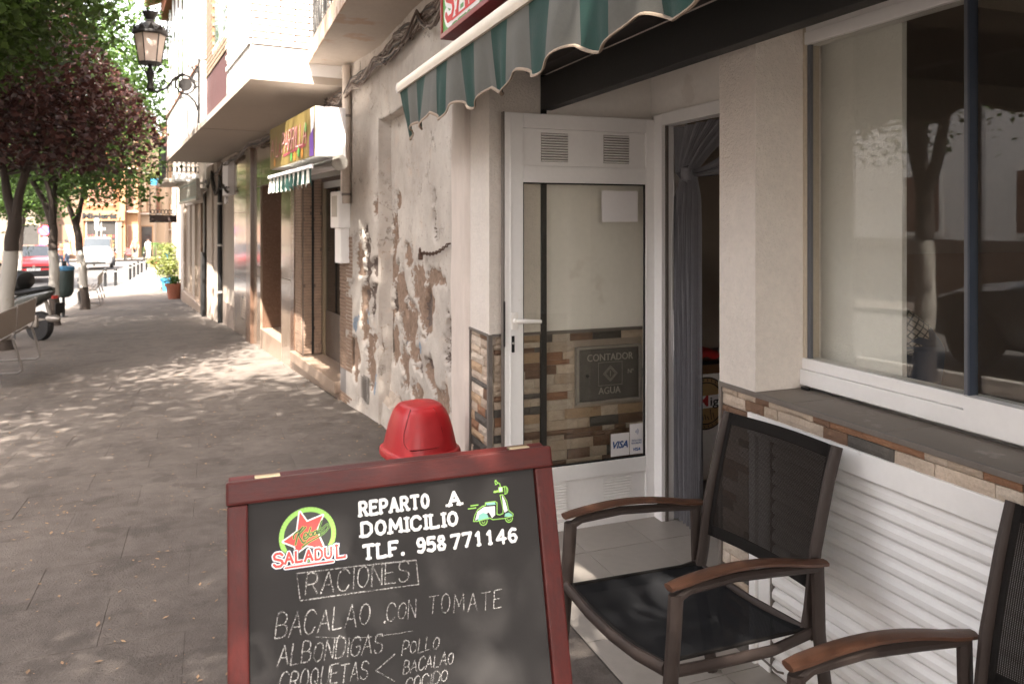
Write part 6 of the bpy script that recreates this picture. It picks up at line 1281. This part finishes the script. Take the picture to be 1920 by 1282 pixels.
    for s in (1, -1): MB().lathe([(.004, -.02), (.014, 0), (.006, .022)], 6, Matrix.Translation(J['head']+Vector((.0, s*.088, 0))*k)).build('ear', SKIN, p); MB().lathe([(.002, -.006), (.009, 0), (.002, .006)], 6, Matrix.Translation(J['head']+Vector((.084, s*.032, .018))*k)).build('eye', M_black, p)
    return p
def fab(n, c): return mat('cloth_'+n, c, .85, .12, 8, .2, 80)
Hd = fab('hair_dark', (.02, .014, .01)); Hg = fab('hair_grey', (.42, .40, .38)); Wt = fab('white', (.68, .65, .62)); Jn = fab('jeans', (.03, .045, .075)); Kh = fab('khaki', (.35, .30, .24))
person('walker in an orange T-shirt and black shorts by the far shop doors', (-5.82, 68.5, gz(68.5)), R(-105), fab('orange', (.75, .14, .06)), M_black, Hd, 'walk', 1.78, legs='short')
person('person in a white top standing in the far shop doorway', (-4.95, 69.5, gz(69.5)), R(-80), Wt, fab('cream', (.6, .52, .44)), Hd, 'stand', 1.6)
person('person in a white shirt and jeans standing with back turned beside the van', (-7.98, 51.6, gz(51.6)), R(160), Wt, Jn, Hd, 'stand', 1.72, armpose={'l': 'fold', 'r': 'fold'})
person('dark haired person in a yellow and orange top facing the group by the van', (-8.35, 53.6, gz(53.6)), R(-70), fab('yellow', (.65, .30, .04)), fab('rust', (.4, .12, .05)), Hd, 'stand', 1.76)
person('grey haired person in a pale blue shirt talking behind the red car', (-8.75, 52.2, gz(52.2)), R(-20), fab('pale_blue', (.42, .48, .60)), Kh, Hg, 'stand', 1.74, sleeve='long', armpose={'l': 'fold', 'r': 'down'})
person('small person with long brown hair in the middle of the chatting group', (-8.55, 53.0, gz(53.0)), R(-60), fab('brown', (.15, .05, .03)), Jn, Hd, 'stand', 1.62)
person('person in a dark waistcoat and pale trousers standing left of the red car', (-9.15, 43.6, gz(43.6)), R(120), fab('slate', (.09, .10, .12)), Wt, Hg, 'stand', 1.74, sleeve='long')
person('seated dark haired person in white by the left of the red car', (-10.1, 48.5, gz(48.5)), R(-60), Wt, Kh, Hd, 'sit', 1.7, armpose={'l': 'lap', 'r': 'lap'})
person('seated person in pink at the far left beyond the red car', (-10.75, 48.2, gz(48.2)), R(-60), fab('pink', (.6, .38, .34)), Kh, Hg, 'sit', 1.65, armpose={'l': 'lap', 'r': 'lap'})
person('grey haired person in dark standing behind the no parking sign', (-10.3, 58, gz(58)), R(-80), fab('navy', (.05, .06, .1)), Jn, Hg, 'stand', 1.65)
bh = thing('public_seat', 'pale stone seat under the two seated people on the far pavement', 'bench', (-10.4, 48.35, gz(48.35)), R(-60)); MB().box(-.22, .2, -.95, .95, 0, .44, b=.03).build('seat', M_conc, bh)
chk = mat('checked_cloth', (.35, .31, .26), .85); _n = chk.node_tree.nodes; _l = chk.node_tree.links
_c = _n.new('ShaderNodeTexBrick'); _c.inputs['Scale'].default_value = 9; _c.offset = 0; _c.inputs['Color1'].default_value = (.42, .37, .31, 1); _c.inputs['Color2'].default_value = (.38, .33, .28, 1); _c.inputs['Mortar'].default_value = (.03, .025, .02, 1); _c.inputs['Mortar Size'].default_value = .03; _c.inputs['Brick Width'].default_value = .25; _c.inputs['Row Height'].default_value = .25
_tc = _n.new('ShaderNodeTexCoord'); _mp = _n.new('ShaderNodeMapping'); _mp.inputs['Rotation'].default_value = (R(90), 0, R(40)); _l.new(_tc.outputs['Object'], _mp.inputs[0]); _l.new(_mp.outputs[0], _c.inputs[0]); _l.new(_c.outputs[0], _n['Principled BSDF'].inputs['Base Color'])
person('person in a checked shirt and jeans bending over inside behind the window', (3.46, 3.02, 0), R(159), chk, Jn, Hd, 'stand', 1.75, sleeve='long', bend=62, armpose={'l': 'reach', 'r': 'reach'})
# pushchair beside the walker
pc = thing('pushchair', 'small dark pushchair with a red seat beside the walker in orange', 'pushchair', (-6.25, 68.2, gz(68.2)), R(-80))
for s in (-.2, .2):
    MB().tube([(-.35, s, 1.0), (0, s, .5), (.35, s, .12)], .018, 5).tube([(0, s, .5), (-.3, s, .1)], .018, 5).build('frame', M_black, pc); wheel(pc, .35, s, .09, .04); wheel(pc, -.3, s, .11, .04)
MB().box(-.2, .2, -.17, .17, .38, .46, b=.02).box(-.26, -.18, -.17, .17, .44, .85, b=.02).build('seat', M_red, pc)
# no parking sign, small sign by the van
ns = thing('no_parking_sign', 'round blue and red no parking sign with a white plate on a pole', 'traffic sign', (-10.03, 56.6, gz(56.6)), R(15))
MB().tube([(0, 0, 0), (0, 0, 2.55)], .03, 8).build('pole', M_hl, ns); MB().tube([(0, -.045, 2.3), (0, -.03, 2.3)], .36, 24).build('disc', M_red, ns); MB().tube([(0, -.05, 2.3), (0, -.046, 2.3)], .29, 24).build('disc_centre', mat('sign_blue', (.08, .10, .42), .5), ns)
S = Strokes(Matrix.Translation((0, -.052, 2.3))); S.line((-.2, .2), (.2, -.2), .07); S.build('bar', M_red, ns); MB().box(-.18, .18, -.05, -.035, 1.45, 1.85).build('plate', M_paper, ns)
ps = thing('pavement_sign', 'narrow white sign panel on a pole in front of the far shop window', 'sign', (-7.75, 62, gz(62)), R(10)); MB().tube([(0, 0, 0), (0, 0, 2.6)], .035, 8).build('pole', M_hl, ps); MB().box(-.12, .12, -.06, -.04, 2.4, 3.15, b=.005).build('panel', M_paper, ps)
# ============================================================ FAR BUILDINGS
M_or = mat('orange_render', (.17, .055, .02), .85, .08, .6, .1, 10); M_or2 = mat('pale_orange_render', (.21, .11, .05), .85, .06, .6, .1, 10); M_cr = mat('cream_far_render', (.24, .17, .11), .85, .06, .6, .1, 10); M_ps = mat('pinkish_stone', (.13, .08, .055), .85, .1, .9, .2, 10); M_bei = mat('beige_stone', (.12, .095, .07), .85, .1, .7, .2, 10)
M_shut = mat('brown_shutters', (.13, .055, .03), .7, .15, 3, .1); M_shp = mat('pale_shutters', (.45, .33, .22), .7, .12, 3, .1); M_win = mat('dark_window', (.03, .028, .026), .15, .3, 2, 0, spec=.8)
def fbuild(label, name, x0, x1, y, h, m, wins=(), balc=(), roof=True, depth=9, stand=-1.6):
    b = thing(name, label, 'building', ((x0+x1)/2, y, stand)); box('wall', m, b, x0, x1, y, y+depth, stand, h)
    for (wx, wz, ww, wh, wm_) in wins:
        f = MB().box(wx-.08, wx+ww+.08, y-.05, y-.001, wz-.08, wz+wh+.08).build('window', M_cr if m is not M_cr else M_or2, b, True); MB().box(wx, wx+ww, y-.07, y-.051, wz, wz+wh).build('pane', wm_, f, True)
        if wh > 1.6 and wm_ is not M_win:
            for q in range(int(wh/.12)): pass
    for (bx0, bx1, bz) in balc:
        s_ = MB().box(bx0, bx1, y-.6, y-.08, bz-.12, bz).build('balcony_slab', M_conc, b, True); g = MB()
        n_ = int((bx1-bx0)/.11)
        for q in range(n_+1): g.tube([(bx0+q*(bx1-bx0)/n_, y-.58, bz), (bx0+q*(bx1-bx0)/n_, y-.58, bz+.95)], .013, 4)
        for q in range(5):
            for xx in (bx0, bx1): g.tube([(xx, y-.58+q*.11, bz), (xx, y-.58+q*.11, bz+.95)], .013, 4)
        g.box(bx0-.02, bx1+.02, y-.60, y-.56, bz+.95, bz+.99); g.build('railing', M_shut, s_, True, kind='stuff')
    if roof: box('eaves', M_terra, b, x0-.2, x1+.2, y-.35, y+depth, h, h+.18)
    return b
bM = fbuild('orange building with the honey shop window and black gothic lettering', 'shop_building', -10.0, -6.87, 72, 10.5, M_or, [(-9.6, 2.95, 1.75, 1.5, M_shut)], [], True)
box('side_strip', M_or2, bM, -7.3, -6.87, 71.96, 72.0, -1.6, 10.4); box('fascia', M_or2, bM, -9.98, -6.9, 71.7, 71.95, 1.62, 2.45)
box('shop_window', M_win, bM, -9.75, -7.55, 71.9, 71.98, -1.05, 1.6)
for a in (-9.76, -8.66, -7.56): box('window_frame', M_hl, bM, a, a+.05, 71.84, 71.92, -1.05, 1.6)
text_mb('Mieleria', .62, Matrix.Translation((-10.0, 71.68, 1.80)), shear=.05, bold=.03, extr=.02, width=2.55).build('lettering', M_black, bM, True)
text_mb('OFERTAS', .25, Matrix.Translation((-9.1, 71.86, .85)), bold=.01, width=.75).build('lettering', M_paper, bM, True)
rnd9 = random.Random(9)
for r_ in range(4):
    for q in range(12):
        box('jar', (M_yel, M_terra, M_paper, M_grn, M_red)[rnd9.randrange(5)], bM, -9.65+q*.17, -9.56+q*.17, 71.84, 71.89, -.9+r_*.38, -.9+r_*.38+rnd9.uniform(.1, .22))
box('pilaster', M_ps, bM, -7.5, -7.1, 71.8, 71.95, -1.6, 1.6)
fbuild('pale orange house with shuttered balcony doors right of the honey shop', 'house', -6.86, -6.0, 73, 11.5, M_or2, [(-6.72, 2.5, .42, 2.6, M_shut), (-6.72, 6.2, .42, 2.6, M_shut), (-6.75, -1.4, .3, 2.6, M_shut), (-6.32, -1.4, .26, 2.6, M_shp)], [(-6.85, -5.95, 2.45), (-6.85, -5.95, 6.1)])
fbuild('cream house with two rows of balconies and a ground floor shop door', 'house', -6.15, -4.95, 76, 9.6, M_cr, [(-5.95, 2.4, .4, 2.6, M_shp), (-5.95, 6.0, .4, 2.6, M_shp), (-5.95, -1.5, .85, 2.6, M_win)], [(-6.1, -5.2, 2.3), (-6.1, -5.2, 5.9)])
fbuild('narrow sunlit house with flower pots on its balconies', 'house', -5.3, -4.2, 79, 9.2, M_cr, [(-5.1, 2.4, .4, 2.6, M_shut), (-5.1, 5.9, .4, 2.5, M_shp)], [(-5.25, -4.5, 2.3), (-5.25, -4.5, 5.8)])
fbuild('pale yellow house closing the end of the street', 'house', -4.9, 4, 86, 11, M_cr, [(-4.6, .9, .3, 2.4, M_shp), (-4.1, .9, .3, 2.4, M_shp), (-4.6, 5, .3, 2, M_shp), (-4.0, 5, .3, 2, M_shp)], [(-4.85, -3.5, .8)])
bL = fbuild('stone faced building with brown shutters and grey garage door at the left', 'building', -13.8, -10.05, 73, 4.2, M_ps, [(-11.6, -1.2, .55, 2.4, M_shp), (-10.95, -1.2, .55, 2.4, M_shp)], [])
fbuild('beige building with a dark gate behind the parked red car', 'building', -24, -12.6, 68, 4.4, M_bei, [(-13.9, -1.4, 1.5, 2.7, M_win), (-16.5, -1.4, 1.2, 2.6, M_shut)], [])
fbuild('tall pale building beyond the trees on the left', 'building', -60, -14, 80, 13, M_cr, [(-20+q*-3, 2+r_*3.2, 1, 1.5, M_shut) for q in range(6) for r_ in range(3)], [])
fbuild('white building behind the honey shop roof', 'building', -14, -9, 84, 12, M_cr, [(-12.6, 6, 1, 1.6, M_shp), (-11, 6, 1, 1.6, M_shp)], [])
# terraced houses across the road, beside and behind the viewpoint (seen mirrored in the window); walls whitened to bounce light onto the terrace
for i, (y0, y1, m_, h_) in enumerate(((-30, -12, M_bei, 8), (-11.9, -2, M_cr, 7.5), (-1.9, 10, M_or2, 7), (10.1, 22, M_cr, 6.5))):
    o = thing('house', ('beige', 'cream', 'pale orange', 'second cream')[i]+' terraced house, walls whitened to bounce light, on the other side of the road '+('far behind the viewpoint', 'just behind the viewpoint', 'opposite the terrace', 'opposite the marble shop')[i], 'house', (-13, (y0+y1)/2, -.1)); box('wall', M_wht, o, -21, -13, y0, y1, -1, h_); box('plinth', M_ps, o, -12.99, -12.95, y0, y1, -1, 1.1)
    k_ = int((y1-y0)/3)
    for q in range(k_):
        for z_ in (1.2, 4.3): f = MB().box(-13, -12.94, y0+1+q*3, y0+2.2+q*3, z_, z_+1.6).build('window', M_white, o, True); MB().box(-12.94, -12.92, y0+1.1+q*3, y0+2.1+q*3, z_+.1, z_+1.5).build('pane', M_shut, f, True)
